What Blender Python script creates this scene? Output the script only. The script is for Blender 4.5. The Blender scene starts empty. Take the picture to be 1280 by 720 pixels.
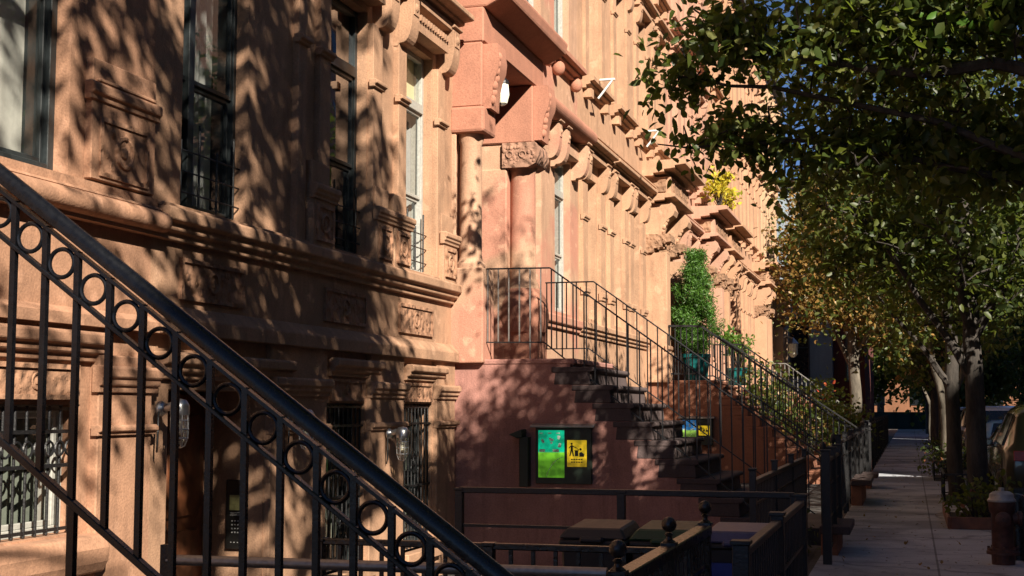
import bpy, bmesh, math, random
import numpy as np
from mathutils import Vector, Matrix
R = math.radians
random.seed(7)
rng = np.random.default_rng(11)
sc = bpy.context.scene
COL = sc.collection

# ------------------------------------------------------------------ helpers
class MB:
    """collects shapes in world coordinates, links them as one mesh object"""
    def __init__(s):
        s.v = []; s.f = []; s.m = []; s.cur = 0
    def add(s, vs, fs):
        b = len(s.v); s.v += [tuple(v) for v in vs]
        for f in fs:
            s.f.append(tuple(i + b for i in f)); s.m.append(s.cur)
        return s
    def box(s, x0, x1, y0, y1, z0, z1):
        if x0 > x1: x0, x1 = x1, x0
        if y0 > y1: y0, y1 = y1, y0
        if z0 > z1: z0, z1 = z1, z0
        return s.add([(x0,y0,z0),(x1,y0,z0),(x1,y1,z0),(x0,y1,z0),(x0,y0,z1),(x1,y0,z1),(x1,y1,z1),(x0,y1,z1)],
                     [(0,3,2,1),(4,5,6,7),(0,1,5,4),(1,2,6,5),(2,3,7,6),(3,0,4,7)])
    def bar(s, p, q, w, h=None, up=(0,0,1)):
        p = Vector(p); q = Vector(q); h = h or w
        d = (q - p).normalized(); u = Vector(up)
        if abs(d.dot(u)) > .98: u = Vector((0,1,0))
        a = d.cross(u).normalized(); b = a.cross(d).normalized()
        vs = [c + a*i*w/2 + b*j*h/2 for c in (p, q) for i, j in ((-1,-1),(1,-1),(1,1),(-1,1))]
        return s.add(vs, [(0,1,2,3),(7,6,5,4),(0,4,5,1),(1,5,6,2),(2,6,7,3),(3,7,4,0)])
    def tube(s, pts, r, n=8, closed=False):
        pts = [Vector(p) for p in pts]; m = len(pts)
        rs = r if isinstance(r, (list, tuple)) else [r]*m
        vs = []; prev = None
        for i, p in enumerate(pts):
            if closed: d = pts[(i+1) % m] - pts[i-1]
            else: d = pts[min(i+1, m-1)] - pts[max(i-1, 0)]
            d.normalize()
            if prev is None:
                u = Vector((0,0,1)) if abs(d.z) < .9 else Vector((1,0,0))
                a = d.cross(u).normalized()
            else:
                a = (prev - d*prev.dot(d)).normalized()
            prev = a; b = d.cross(a)
            for k in range(n):
                t = 2*math.pi*k/n
                vs.append(p + (a*math.cos(t) + b*math.sin(t))*rs[i])
        fs = []
        for i in range(m if closed else m-1):
            j = (i+1) % m
            for k in range(n):
                l = (k+1) % n
                fs.append((i*n+k, i*n+l, j*n+l, j*n+k))
        if not closed:
            fs.append(tuple(range(n))[::-1]); fs.append(tuple((m-1)*n+k for k in range(n)))
        return s.add(vs, fs)
    def ring(s, c, Rr, r, axis='y', n=20, k=6):
        pts = []
        for i in range(n):
            t = 2*math.pi*i/n; a, b = Rr*math.cos(t), Rr*math.sin(t)
            pts.append((c[0]+a, c[1], c[2]+b) if axis == 'y' else ((c[0], c[1]+a, c[2]+b) if axis == 'x' else (c[0]+a, c[1]+b, c[2])))
        return s.tube(pts, r, k, True)
    def lathe(s, prof, c, n=16, axis='z'):
        vs = []
        for r, z in prof:
            for k in range(n):
                t = 2*math.pi*k/n; a, b = r*math.cos(t), r*math.sin(t)
                if axis == 'z': vs.append((c[0]+a, c[1]+b, c[2]+z))
                elif axis == 'x': vs.append((c[0]+z, c[1]+a, c[2]+b))
                else: vs.append((c[0]+a, c[1]+z, c[2]+b))
        fs = []
        for i in range(len(prof)-1):
            for k in range(n):
                l = (k+1) % n
                fs.append((i*n+k, i*n+l, (i+1)*n+l, (i+1)*n+k))
        fs.append(tuple(range(n))[::-1]); fs.append(tuple((len(prof)-1)*n+k for k in range(n)))
        return s.add(vs, fs)
    def ball(s, c, r, n=12, sq=(1,1,1)):
        prof = [(max(.001, math.sin(math.pi*i/8))*r, -math.cos(math.pi*i/8)*r) for i in range(9)]
        b = len(s.v); s.lathe(prof, (0,0,0), n)
        for i in range(b, len(s.v)):
            v = s.v[i]; s.v[i] = (c[0]+v[0]*sq[0], c[1]+v[1]*sq[1], c[2]+v[2]*sq[2])
        return s
    def prism(s, poly, axis, a, b):
        """polygon extruded along an axis; poly is (x,z) for y, (y,z) for x, (x,y) for z"""
        n = len(poly)
        def P(p, t): return (p[0], t, p[1]) if axis == 'y' else ((t, p[0], p[1]) if axis == 'x' else (p[0], p[1], t))
        vs = [P(p, a) for p in poly] + [P(p, b) for p in poly]
        fs = [(i, (i+1) % n, n+(i+1) % n, n+i) for i in range(n)]
        fs += [tuple(range(n))[::-1], tuple(range(n, 2*n))]
        return s.add(vs, fs)
    def quad(s, a, b, c, d): return s.add([a,b,c,d], [(0,1,2,3)])
    def build(s, name, mat, root=None, bevel=0, smooth=False, seg=1, fix=True, ang=40):
        me = bpy.data.meshes.new(name)
        off = ORG.get(root.name, Vector((0,0,0))) if root else Vector((0,0,0))
        me.from_pydata([(v[0]-off.x, v[1]-off.y, v[2]-off.z) for v in s.v], [], s.f)
        for m in (mat if isinstance(mat, (list, tuple)) else [mat]): me.materials.append(m)
        if any(s.m): me.polygons.foreach_set('material_index', s.m)
        if fix:
            bm = bmesh.new(); bm.from_mesh(me)
            bmesh.ops.recalc_face_normals(bm, faces=bm.faces); bm.to_mesh(me); bm.free()
        if smooth:
            me.polygons.foreach_set('use_smooth', [True]*len(me.polygons))
            try: me.set_sharp_from_angle(angle=R(ang))
            except Exception: pass
        o = bpy.data.objects.new(name, me); COL.objects.link(o)
        if root: o.parent = root; ORG[o.name] = off
        if bevel:
            b = o.modifiers.new('bevel', 'BEVEL'); b.width = bevel; b.segments = seg; b.limit_method = 'ANGLE'; b.angle_limit = R(40)
        return o
ORG = {}
def tag(o, label=None, cat=None, group=None, kind=None):
    if label: o['label'] = label
    if cat: o['category'] = cat
    if group: o['group'] = group
    if kind: o['kind'] = kind
    return o
def thing(name, label, cat, loc, group=None):
    o = bpy.data.objects.new(name, None); COL.objects.link(o); o.location = loc; o.empty_display_size = .2
    ORG[o.name] = Vector(loc)
    return tag(o, label, cat, group)
def copy_tree(o, parent=None):
    c = o.copy(); COL.objects.link(c)
    if parent: c.parent = parent
    for ch in [x for x in COL.objects if x.parent == o]: copy_tree(ch, c)
    return c

# ------------------------------------------------------------------ materials
MATS = {}
def nodes(name):
    m = bpy.data.materials.new(name); m.use_nodes = True
    nt = m.node_tree; b = nt.nodes['Principled BSDF']
    return m, nt, b
def N(nt, t, **kw):
    n = nt.nodes.new(t)
    for k, v in kw.items():
        if k.startswith('i_'): n.inputs[k[2:].replace('_', ' ')].default_value = v
        else: setattr(n, k, v)
    return n
def coords(nt, scale=(1,1,1)):
    tc = N(nt, 'ShaderNodeNewGeometry'); mp = N(nt, 'ShaderNodeMapping'); mp.inputs['Scale'].default_value = scale
    nt.links.new(tc.outputs['Position'], mp.inputs['Vector']); return mp.outputs['Vector']
def ramp(nt, src, stops):
    r = N(nt, 'ShaderNodeValToRGB'); e = r.color_ramp.elements
    while len(e) < len(stops): e.new(.5)
    for i, (p, c) in enumerate(stops):
        e[i].position = p; e[i].color = (*c, 1) if len(c) == 3 else c
    nt.links.new(src, r.inputs['Fac']); return r.outputs['Color']
def mixc(nt, a, b, fac, mode='MIX'):
    m = N(nt, 'ShaderNodeMix', data_type='RGBA', blend_type=mode)
    for s, k in ((a, 6), (b, 7)):
        if isinstance(s, tuple): m.inputs[k].default_value = (*s, 1)
        else: nt.links.new(s, m.inputs[k])
    if isinstance(fac, (int, float)): m.inputs[0].default_value = fac
    else: nt.links.new(fac, m.inputs[0])
    return m.outputs[2]
def stone(name, c, var=.25, patch=None, rough=.88, bump=.35, streak=.3, soot=0):
    m, nt, b = nodes(name); L = nt.links.new
    dark = tuple(x*(1-var) for x in c); light = tuple(min(1, x*(1+var*.6)) for x in c)
    n1 = N(nt, 'ShaderNodeTexNoise', i_Scale=1.3, i_Detail=6.0, i_Roughness=.65); L(coords(nt), n1.inputs['Vector'])
    col = ramp(nt, n1.outputs['Fac'], [(.3, dark), (.55, c), (.75, light)])
    n2 = N(nt, 'ShaderNodeTexNoise', i_Scale=1.0, i_Detail=5.0, i_Roughness=.6); L(coords(nt, (7, 7, .7)), n2.inputs['Vector'])
    st = ramp(nt, n2.outputs['Fac'], [(.48, (0,0,0)), (.72, (1,1,1))])
    mu = N(nt, 'ShaderNodeMath', operation='MULTIPLY'); L(st, mu.inputs[0]); mu.inputs[1].default_value = streak
    col = mixc(nt, col, tuple(x*.55 for x in c), mu.outputs[0])
    if patch:
        n4 = N(nt, 'ShaderNodeTexNoise', i_Scale=.55, i_Detail=3.0); L(coords(nt, (1,1,1.3)), n4.inputs['Vector'])
        pf = ramp(nt, n4.outputs['Fac'], [(.50, (0,0,0)), (.58, (1,1,1))])
        col = mixc(nt, col, patch, pf)
    if soot:
        n6 = N(nt, 'ShaderNodeTexNoise', i_Scale=2.6, i_Detail=8.0, i_Roughness=.75, i_Distortion=.6); L(coords(nt, (1,1,.55)), n6.inputs['Vector'])
        sf = ramp(nt, n6.outputs['Fac'], [(.50, (0,0,0)), (.70, (soot,soot,soot))]); col = mixc(nt, col, tuple(x*.42 for x in c), sf)
        n7 = N(nt, 'ShaderNodeTexNoise', i_Scale=4.5, i_Detail=6.0); L(coords(nt), n7.inputs['Vector'])
        col = mixc(nt, col, tuple(min(1, x*1.25+.03) for x in c), ramp(nt, n7.outputs['Fac'], [(.60, (0,0,0)), (.68, (.5,.5,.5))]))
    n3 = N(nt, 'ShaderNodeTexNoise', i_Scale=55.0, i_Detail=4.0); L(coords(nt), n3.inputs['Vector'])
    sp = ramp(nt, n3.outputs['Fac'], [(.3, (.82,.82,.82)), (.6, (1.06,1.06,1.06))])
    col = mixc(nt, col, sp, 1.0, 'MULTIPLY')
    L(col, b.inputs['Base Color']); b.inputs['Roughness'].default_value = rough
    bp = N(nt, 'ShaderNodeBump', i_Strength=bump, i_Distance=.012); L(n3.outputs['Fac'], bp.inputs['Height'])
    bp2 = N(nt, 'ShaderNodeBump', i_Strength=bump*.6, i_Distance=.05); L(n1.outputs['Fac'], bp2.inputs['Height']); L(bp.outputs['Normal'], bp2.inputs['Normal'])
    L(bp2.outputs['Normal'], b.inputs['Normal'])
    return m
def carved(name, c):
    m = stone(name, c, .35, bump=.5); nt = m.node_tree; b = nt.nodes['Principled BSDF']; L = nt.links.new
    v = N(nt, 'ShaderNodeTexVoronoi', i_Scale=11.0); v.feature = 'SMOOTH_F1'; L(coords(nt), v.inputs['Vector'])
    bp = N(nt, 'ShaderNodeBump', i_Strength=.9, i_Distance=.06); L(v.outputs['Distance'], bp.inputs['Height'])
    L(b.inputs['Normal'].links[0].from_socket, bp.inputs['Normal']); L(bp.outputs['Normal'], b.inputs['Normal'])
    return m
def paint(name, c, rough=.4, metal=0, var=.15, bump=.08, scale=30., coat=0, spec=.5):
    m, nt, b = nodes(name); L = nt.links.new
    n1 = N(nt, 'ShaderNodeTexNoise', i_Scale=scale, i_Detail=4.0); L(coords(nt), n1.inputs['Vector'])
    col = ramp(nt, n1.outputs['Fac'], [(.3, tuple(x*(1-var) for x in c)), (.7, tuple(min(1, x*(1+var)) for x in c))])
    L(col, b.inputs['Base Color']); b.inputs['Metallic'].default_value = metal
    rr = N(nt, 'ShaderNodeMapRange'); L(n1.outputs['Fac'], rr.inputs['Value']); rr.inputs['To Min'].default_value = rough*.8; rr.inputs['To Max'].default_value = min(1, rough*1.25)
    L(rr.outputs['Result'], b.inputs['Roughness'])
    b.inputs['Specular IOR Level'].default_value = spec
    if coat: b.inputs['Coat Weight'].default_value = coat; b.inputs['Coat Roughness'].default_value = .06
    if bump:
        bp = N(nt, 'ShaderNodeBump', i_Strength=bump, i_Distance=.01); L(n1.outputs['Fac'], bp.inputs['Height']); L(bp.outputs['Normal'], b.inputs['Normal'])
    return m
def glass(name, refl=.35, tint=(.8,.85,.85)):
    m, nt, b = nodes(name); L = nt.links.new; nt.nodes.remove(b)
    out = [n for n in nt.nodes if n.type == 'OUTPUT_MATERIAL'][0]
    t = N(nt, 'ShaderNodeBsdfTransparent'); t.inputs['Color'].default_value = (*tint, 1)
    g = N(nt, 'ShaderNodeBsdfGlossy'); g.inputs['Roughness'].default_value = .015; g.inputs['Color'].default_value = (.9,.95,1,1)
    n1 = N(nt, 'ShaderNodeTexNoise', i_Scale=2.2, i_Detail=1.0); L(coords(nt), n1.inputs['Vector'])
    bp = N(nt, 'ShaderNodeBump', i_Strength=.12, i_Distance=.02); L(n1.outputs['Fac'], bp.inputs['Height']); L(bp.outputs['Normal'], g.inputs['Normal'])
    lw = N(nt, 'ShaderNodeLayerWeight', i_Blend=.25)
    mr = N(nt, 'ShaderNodeMapRange'); L(lw.outputs['Fresnel'], mr.inputs['Value']); mr.inputs['To Min'].default_value = refl*.6; mr.inputs['To Max'].default_value = min(1, refl*1.9)
    mx = N(nt, 'ShaderNodeMixShader'); L(mr.outputs['Result'], mx.inputs['Fac']); L(t.outputs[0], mx.inputs[1]); L(g.outputs[0], mx.inputs[2])
    L(mx.outputs[0], out.inputs['Surface']); return m
def leaf(name, cols, trans=.35, tcol=None):
    m, nt, b = nodes(name); L = nt.links.new
    out = [n for n in nt.nodes if n.type == 'OUTPUT_MATERIAL'][0]
    g = N(nt, 'ShaderNodeNewGeometry')
    col = ramp(nt, g.outputs['Random Per Island'], [(i/(max(1, len(cols)-1)), c) for i, c in enumerate(cols)])
    L(col, b.inputs['Base Color']); b.inputs['Roughness'].default_value = .45
    tr = N(nt, 'ShaderNodeBsdfTranslucent')
    c2 = mixc(nt, col, tcol or (.25,.32,.03), .45); L(c2, tr.inputs['Color'])
    mx = N(nt, 'ShaderNodeMixShader'); mx.inputs['Fac'].default_value = trans
    L(b.outputs[0], mx.inputs[1]); L(tr.outputs[0], mx.inputs[2]); L(mx.outputs[0], out.inputs['Surface'])
    return m
def bark(name, c, scale=9.):
    m, nt, b = nodes(name); L = nt.links.new
    n1 = N(nt, 'ShaderNodeTexNoise', i_Scale=scale, i_Detail=6.0, i_Roughness=.7); L(coords(nt, (1,1,.25)), n1.inputs['Vector'])
    col = ramp(nt, n1.outputs['Fac'], [(.35, tuple(x*.45 for x in c)), (.65, tuple(x*1.3 for x in c))])
    L(col, b.inputs['Base Color']); b.inputs['Roughness'].default_value = .95
    bp = N(nt, 'ShaderNodeBump', i_Strength=.8, i_Distance=.03); L(n1.outputs['Fac'], bp.inputs['Height']); L(bp.outputs['Normal'], b.inputs['Normal'])
    return m
def cloth(name, c, folds=14., amt=.25, trans=.3):
    m, nt, b = nodes(name); L = nt.links.new
    out = [n for n in nt.nodes if n.type == 'OUTPUT_MATERIAL'][0]
    w = N(nt, 'ShaderNodeTexNoise', i_Scale=1.0, i_Detail=2.0); L(coords(nt, (folds, folds, .3)), w.inputs['Vector'])
    n2 = N(nt, 'ShaderNodeTexNoise', i_Scale=38.0, i_Detail=2.0); L(coords(nt), n2.inputs['Vector'])
    col = ramp(nt, n2.outputs['Fac'], [(.42, tuple(x*(1-amt) for x in c)), (.58, c)])
    L(col, b.inputs['Base Color']); b.inputs['Roughness'].default_value = .9
    bp = N(nt, 'ShaderNodeBump', i_Strength=.8, i_Distance=.06); L(w.outputs['Fac'], bp.inputs['Height']); L(bp.outputs['Normal'], b.inputs['Normal'])
    return m
def paving(name, c, jx, jy, off=(0, 0), jw=.02, dark=.45):
    """slabs with joints every jx by jy metres, stains and fine grain"""
    m, nt, b = nodes(name); L = nt.links.new
    n1 = N(nt, 'ShaderNodeTexNoise', i_Scale=.9, i_Detail=7.0, i_Roughness=.7); L(coords(nt), n1.inputs['Vector'])
    n3 = N(nt, 'ShaderNodeTexNoise', i_Scale=70.0, i_Detail=3.0); L(coords(nt), n3.inputs['Vector'])
    col = ramp(nt, n1.outputs['Fac'], [(.28, tuple(x*.62 for x in c)), (.5, c), (.72, tuple(x*1.2 for x in c))])
    col = mixc(nt, col, ramp(nt, n3.outputs['Fac'], [(.3, (.75,.75,.75)), (.7, (1.1,1.1,1.1))]), 1.0, 'MULTIPLY')
    n5 = N(nt, 'ShaderNodeTexNoise', i_Scale=6.0, i_Detail=3.0); L(coords(nt), n5.inputs['Vector'])
    gum = ramp(nt, n5.outputs['Fac'], [(.64, (1,1,1)), (.68, (.5,.5,.5))]); col = mixc(nt, col, gum, 1.0, 'MULTIPLY')
    vo = N(nt, 'ShaderNodeTexVoronoi', i_Scale=.42, feature='DISTANCE_TO_EDGE'); nz = N(nt, 'ShaderNodeTexNoise', i_Scale=1.7, i_Detail=5.0); L(coords(nt), nz.inputs['Vector']); L(mixc(nt, coords(nt), nz.outputs['Color'], .35), vo.inputs['Vector'])
    col = mixc(nt, col, ramp(nt, vo.outputs['Distance'], [(.0, (.35,.35,.35)), (.012, (1,1,1))]), .8, 'MULTIPLY')
    n8 = N(nt, 'ShaderNodeTexNoise', i_Scale=.45, i_Detail=3.0, i_Distortion=1.2); L(coords(nt), n8.inputs['Vector']); col = mixc(nt, col, ramp(nt, n8.outputs['Fac'], [(.42, (.55,.55,.56)), (.56, (1.08,1.08,1.08))]), .8, 'MULTIPLY')
    if jx:
        mp = N(nt, 'ShaderNodeMapping'); mp.inputs['Location'].default_value = (off[0], off[1], 0)
        g = N(nt, 'ShaderNodeNewGeometry'); L(g.outputs['Position'], mp.inputs['Vector'])
        br = N(nt, 'ShaderNodeTexBrick', offset=0.0, squash=1.0); L(mp.outputs['Vector'], br.inputs['Vector'])
        br.inputs['Scale'].default_value = 1; br.inputs['Mortar Size'].default_value = jw; br.inputs['Mortar Smooth'].default_value = .2
        br.inputs['Brick Width'].default_value = jx; br.inputs['Row Height'].default_value = jy
        br.inputs['Color1'].default_value = (1,1,1,1); br.inputs['Color2'].default_value = (.86,.86,.86,1); br.inputs['Mortar'].default_value = (dark,dark,dark,1)
        col = mixc(nt, col, br.outputs['Color'], 1.0, 'MULTIPLY')
    L(col, b.inputs['Base Color']); b.inputs['Roughness'].default_value = .85
    bp = N(nt, 'ShaderNodeBump', i_Strength=.3, i_Distance=.01); L(n3.outputs['Fac'], bp.inputs['Height']); L(bp.outputs['Normal'], b.inputs['Normal'])
    return m
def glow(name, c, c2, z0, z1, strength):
    """a poster print given its own emission: gradient c (top) to c2 (bottom)"""
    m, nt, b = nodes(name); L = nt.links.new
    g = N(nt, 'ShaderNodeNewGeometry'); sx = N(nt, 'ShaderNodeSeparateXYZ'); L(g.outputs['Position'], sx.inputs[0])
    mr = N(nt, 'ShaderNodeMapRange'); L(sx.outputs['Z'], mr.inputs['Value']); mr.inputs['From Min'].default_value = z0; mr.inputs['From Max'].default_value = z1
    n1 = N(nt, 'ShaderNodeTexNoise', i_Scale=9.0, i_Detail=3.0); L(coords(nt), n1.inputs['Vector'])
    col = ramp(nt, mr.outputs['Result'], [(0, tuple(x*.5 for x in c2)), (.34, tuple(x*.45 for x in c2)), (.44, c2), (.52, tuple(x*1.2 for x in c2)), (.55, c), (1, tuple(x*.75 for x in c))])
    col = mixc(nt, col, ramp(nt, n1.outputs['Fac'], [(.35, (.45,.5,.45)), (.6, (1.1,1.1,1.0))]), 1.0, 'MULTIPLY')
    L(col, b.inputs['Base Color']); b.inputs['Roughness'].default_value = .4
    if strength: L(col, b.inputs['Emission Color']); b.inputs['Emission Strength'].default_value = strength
    return m

M = dict(
    b1=stone('sandstone_tan', (.42,.243,.148), .32, soot=.55, streak=.55), b1c=carved('carved_sandstone', (.38,.205,.122)),
    b2=stone('rendered_stone_pink', (.46,.275,.178), .22, patch=(.44,.205,.14), soot=.4, streak=.5), b2red=stone('rendered_stone_red', (.40,.178,.115), .22), b2c=carved('carved_stone_red', (.33,.18,.12)),
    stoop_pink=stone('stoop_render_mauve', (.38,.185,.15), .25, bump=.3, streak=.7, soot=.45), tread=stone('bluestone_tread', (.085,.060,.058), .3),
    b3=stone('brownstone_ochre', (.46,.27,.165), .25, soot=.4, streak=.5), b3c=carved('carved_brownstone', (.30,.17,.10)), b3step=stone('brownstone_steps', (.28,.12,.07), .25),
    b4=stone('brownstone_rose', (.46,.255,.175), .2), b5=stone('brownstone_wheat', (.46,.26,.155), .2), b6=stone('brownstone_buff', (.47,.27,.165), .2), b7=stone('brownstone_pale', (.48,.32,.20), .2),
    b0=stone('sandstone_brown', (.40,.215,.13), .32, soot=.55, streak=.5),
    slate=paint('roof_slate', (.05,.055,.06), .7, 0, .4, .5, 8.), roof=paint('tar_roof', (.04,.04,.04), .9, 0, .3, .3, 3.),
    black=paint('black_gloss_paint', (.004,.0045,.006), .27, 0, .3, .10, 40., spec=.42), iron=paint('black_iron', (.010,.010,.011), .45, 0, .4, .3, 60.), iron2=paint('worn_iron', (.016,.013,.011), .28, 0, .5, .35, 35.),
    frame_dark=paint('window_frame_dark', (.022,.028,.03), .4), frame_grey=paint('window_frame_grey', (.36,.36,.33), .4), frame_white=paint('window_frame_white', (.78,.76,.72), .4),
    glass=glass('window_glass', .15, (.94,.96,.95)), glass_dark=glass('window_glass_mirror', .55, (.5,.55,.55)),
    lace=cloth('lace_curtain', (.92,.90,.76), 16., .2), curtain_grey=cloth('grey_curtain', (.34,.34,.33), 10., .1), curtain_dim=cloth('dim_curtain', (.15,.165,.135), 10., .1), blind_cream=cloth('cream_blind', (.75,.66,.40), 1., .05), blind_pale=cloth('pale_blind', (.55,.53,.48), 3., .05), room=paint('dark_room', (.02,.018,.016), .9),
    wood=paint('door_wood', (.16,.055,.022), .5, 0, .45, .2, 6.), wood_dark=paint('door_dark', (.03,.022,.018), .4, 0, .3, .1, 6.),
    steel=paint('galvanised_steel', (.5,.5,.5), .35, .9, .2, .1, 20.), alu=paint('brushed_aluminium', (.32,.31,.29), .45, .8, .2, .1, 40.),
    jar=glass('lamp_jar_glass', .3, (.95,.95,.9)), bulb=paint('lamp_bulb', (.8,.75,.62), .3), lampglass=paint('milk_glass', (.75,.75,.62), .25),
    panelblack=paint('intercom_black', (.014,.014,.013), .35), screen=paint('intercom_screen', (.30,.29,.12), .3), keys=paint('intercom_keys', (.5,.5,.48), .4),
    white=paint('white_metal', (.62,.62,.60), .45), green_dark=paint('green_cabinet', (.012,.022,.014), .45),
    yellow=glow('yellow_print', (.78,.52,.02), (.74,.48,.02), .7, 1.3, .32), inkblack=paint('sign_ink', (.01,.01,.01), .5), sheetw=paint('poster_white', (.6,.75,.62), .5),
    bin=paint('bin_plastic_black', (.010,.010,.012), .5), lid_grey=paint('bin_lid_grey', (.012,.013,.017), .5), lid_green=paint('bin_lid_green', (.014,.045,.018), .5), lid_blue=paint('bin_lid_pale_blue', (.05,.055,.13), .45), blue=paint('recycling_blue', (.012,.03,.22), .45), cyan=paint('sticker_cyan', (.05,.35,.5), .5),
    plastic=paint('clear_bag', (.12,.12,.14), .25, 0, .4, .9, 12.),
    sidewalk=paving('sidewalk_concrete', (.38,.40,.44), 1.5, 1.52, (-.23+1.5, .3), .012, .4), court=paving('court_flagstone', (.09,.085,.082), 1.1, .9), kerb=paving('kerb_granite', (.20,.20,.20), 2.0, 3.0), asphalt=paving('asphalt', (.05,.05,.052), 0, 0), dirt=paving('tree_pit_soil', (.06,.045,.032), 0, 0),
    bark_dark=bark('bark_dark', (.050,.042,.036)), bark_pale=bark('bark_pale', (.13,.11,.085), 5.),
    leaf=leaf('leaves_green', [(.03,.056,.014), (.055,.09,.02), (.09,.12,.026), (.20,.21,.06)], .55),
    leaf_shade=leaf('leaves_shaded_green', [(.024,.044,.012), (.05,.078,.02), (.12,.14,.035)], .5),  # darker copy of the green leaves; canopy shade is in the colour
    leaf_gold=leaf('leaves_gold', [(.09,.075,.02), (.22,.13,.035), (.30,.17,.05), (.16,.12,.03)], .3, (.45,.26,.05)),
    leaf_lime=leaf('leaves_lime', [(.05,.13,.02), (.09,.2,.03), (.14,.24,.04)], .5, (.3,.5,.04)),
    leaf_yellow=leaf('leaves_yellow', [(.5,.42,.03), (.6,.5,.05), (.3,.35,.04)], .4, (.7,.6,.05)),
    conifer=leaf('conifer_green', [(.03,.07,.012), (.06,.15,.02), (.10,.22,.03)], .3, (.15,.35,.02)),
    red_flower=leaf('red_flowers', [(.5,.06,.04), (.6,.16,.06)], .3, (.7,.1,.05)),
    teal=paint('teal_pot_glaze', (.01,.13,.13), .3, 0, .3, .1, 12.), terracotta=paint('terracotta', (.30,.11,.05), .8),
    hyd=paint('hydrant_rust_brown', (.075,.030,.022), .55, 0, .4, .3, 25.), silver=paint('hydrant_silver', (.34,.34,.34), .45, .3, .15, .2, 30.),
    brickred=stone('red_brick_wall', (.13,.035,.028), .3), greywall=stone('grey_stucco', (.24,.29,.33), .15), opp=stone('opposite_brick', (.30,.16,.11), .25), opp2=stone('opposite_limestone', (.36,.30,.23), .2), orange=stone('orange_brick', (.20,.085,.04), .35),
    fencegreen=paint('construction_fence_green', (.008,.03,.026), .7),
    tyre=paint('tyre_rubber', (.012,.012,.012), .8), rim=paint('wheel_alloy', (.4,.4,.4), .3, .9), carglass=paint('car_glass', (.012,.014,.016), .05, 0, .1, 0), tail=paint('tail_lamp_red', (.35,.01,.01), .2), trim=paint('car_trim', (.015,.015,.015), .5), plate=paint('plate_pale', (.6,.5,.2), .4),
    orangecone=paint('orange_plastic', (.7,.16,.03), .5),
)
# ------------------------------------------------------------------ facade pieces
XF = -5.8
def wall_sheet(mb, xf, y0, y1, z0, z1, ops, depth=.16, back=.85):
    """front of a wall with openings (ya,yb,za,zb[,depth]) and their reveals, closed to the sides and top"""
    ys = sorted({y0, y1, *[o[0] for o in ops], *[o[1] for o in ops]}); zs = sorted({z0, z1, *[o[2] for o in ops], *[o[3] for o in ops]})
    for i in range(len(ys)-1):
        for j in range(len(zs)-1):
            cy, cz = (ys[i]+ys[i+1])/2, (zs[j]+zs[j+1])/2
            if any(o[0] < cy < o[1] and o[2] < cz < o[3] for o in ops): continue
            mb.quad((xf,ys[i],zs[j]), (xf,ys[i+1],zs[j]), (xf,ys[i+1],zs[j+1]), (xf,ys[i],zs[j+1]))
    for o in ops:
        a, b, c, d = o[:4]; q = xf-(o[4] if len(o) > 4 else depth+.12)
        mb.quad((xf,a,c), (q,a,c), (q,a,d), (xf,a,d)); mb.quad((xf,b,c), (xf,b,d), (q,b,d), (q,b,c))
        mb.quad((xf,a,c), (xf,b,c), (q,b,c), (q,a,c)); mb.quad((xf,a,d), (q,a,d), (q,b,d), (xf,b,d))
    q = xf-back
    mb.quad((xf,y0,z0), (xf,y0,z1), (q,y0,z1), (q,y0,z0)); mb.quad((xf,y1,z0), (q,y1,z0), (q,y1,z1), (xf,y1,z1))
    mb.quad((xf,y0,z1), (xf,y1,z1), (q,y1,z1), (q,y0,z1))
def mold(mb, xf, y0, y1, pts): mb.prism([(xf+d, z) for d, z in pts], 'y', y0, y1)
def band(mb, xf, y0, y1, z0, z1, p, steps=3):
    """stepped moulding growing outward towards the top"""
    pts = [(-.04, z0)]; h = (z1-z0)
    for i in range(steps):
        d = p*(i+1)/steps; a = z0+h*i/(steps+.6); b = z0+h*(i+.82)/(steps+.6)
        pts += [(d*.9, a), (d, a+.01), (d, b)]
    pts += [(p, z1-.02), (p-.02, z1), (-.04, z1)]
    mold(mb, xf, y0, y1, pts)
def torus_band(mb, xf, y0, y1, z0, z1, p):
    zc, r = (z0+z1)/2, (z1-z0)*.38
    pts = [(-.04, z0), (p*.6, z0), (p*.6, z0+.03)]
    for i in range(9):
        t = -math.pi/2+math.pi*i/8; pts.append((p*.55+r*math.cos(t)*p/.14, zc+r*math.sin(t)))
    pts += [(p*.6, z1-.02), (p*.5, z1), (-.04, z1)]
    mold(mb, xf, y0, y1, pts)
def bracket_mb(mb, xf, yc, w, z0, z1, d):
    h = z1-z0
    pts = [(-.04, z1-.1*h), (d*.95, z1-.1*h), (d*.95, z1-.45*h)]
    for i in range(1, 9):
        t = math.pi/2*i/8; pts.append((d*(.3+.65*math.cos(t)**.7), z1-.45*h-.5*h*math.sin(t)))
    pts += [(d*.22, z0), (-.04, z0)]
    mold(mb, xf, yc-w/2, yc+w/2, pts)
    band(mb, xf, yc-w/2-.035, yc+w/2+.035, z1-.12*h, z1, d*1.08, 2)
    x = xf+d*.95
    mb.box(x-.01, x+.012, yc-w*.33, yc+w*.33, z1-.43*h, z1-.14*h)
    mb.lathe([(.001, .03), (w*.12, .026), (w*.2, .012), (w*.24, 0)], (x+.008, yc, z1-.285*h), 10, 'x')
    for k in (-1, 0, 1): mb.bar((xf+d*.62, yc+k*w*.28, z0+.12*h), (xf+d*.93, yc+k*w*.28, z1-.5*h), .018)
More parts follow.
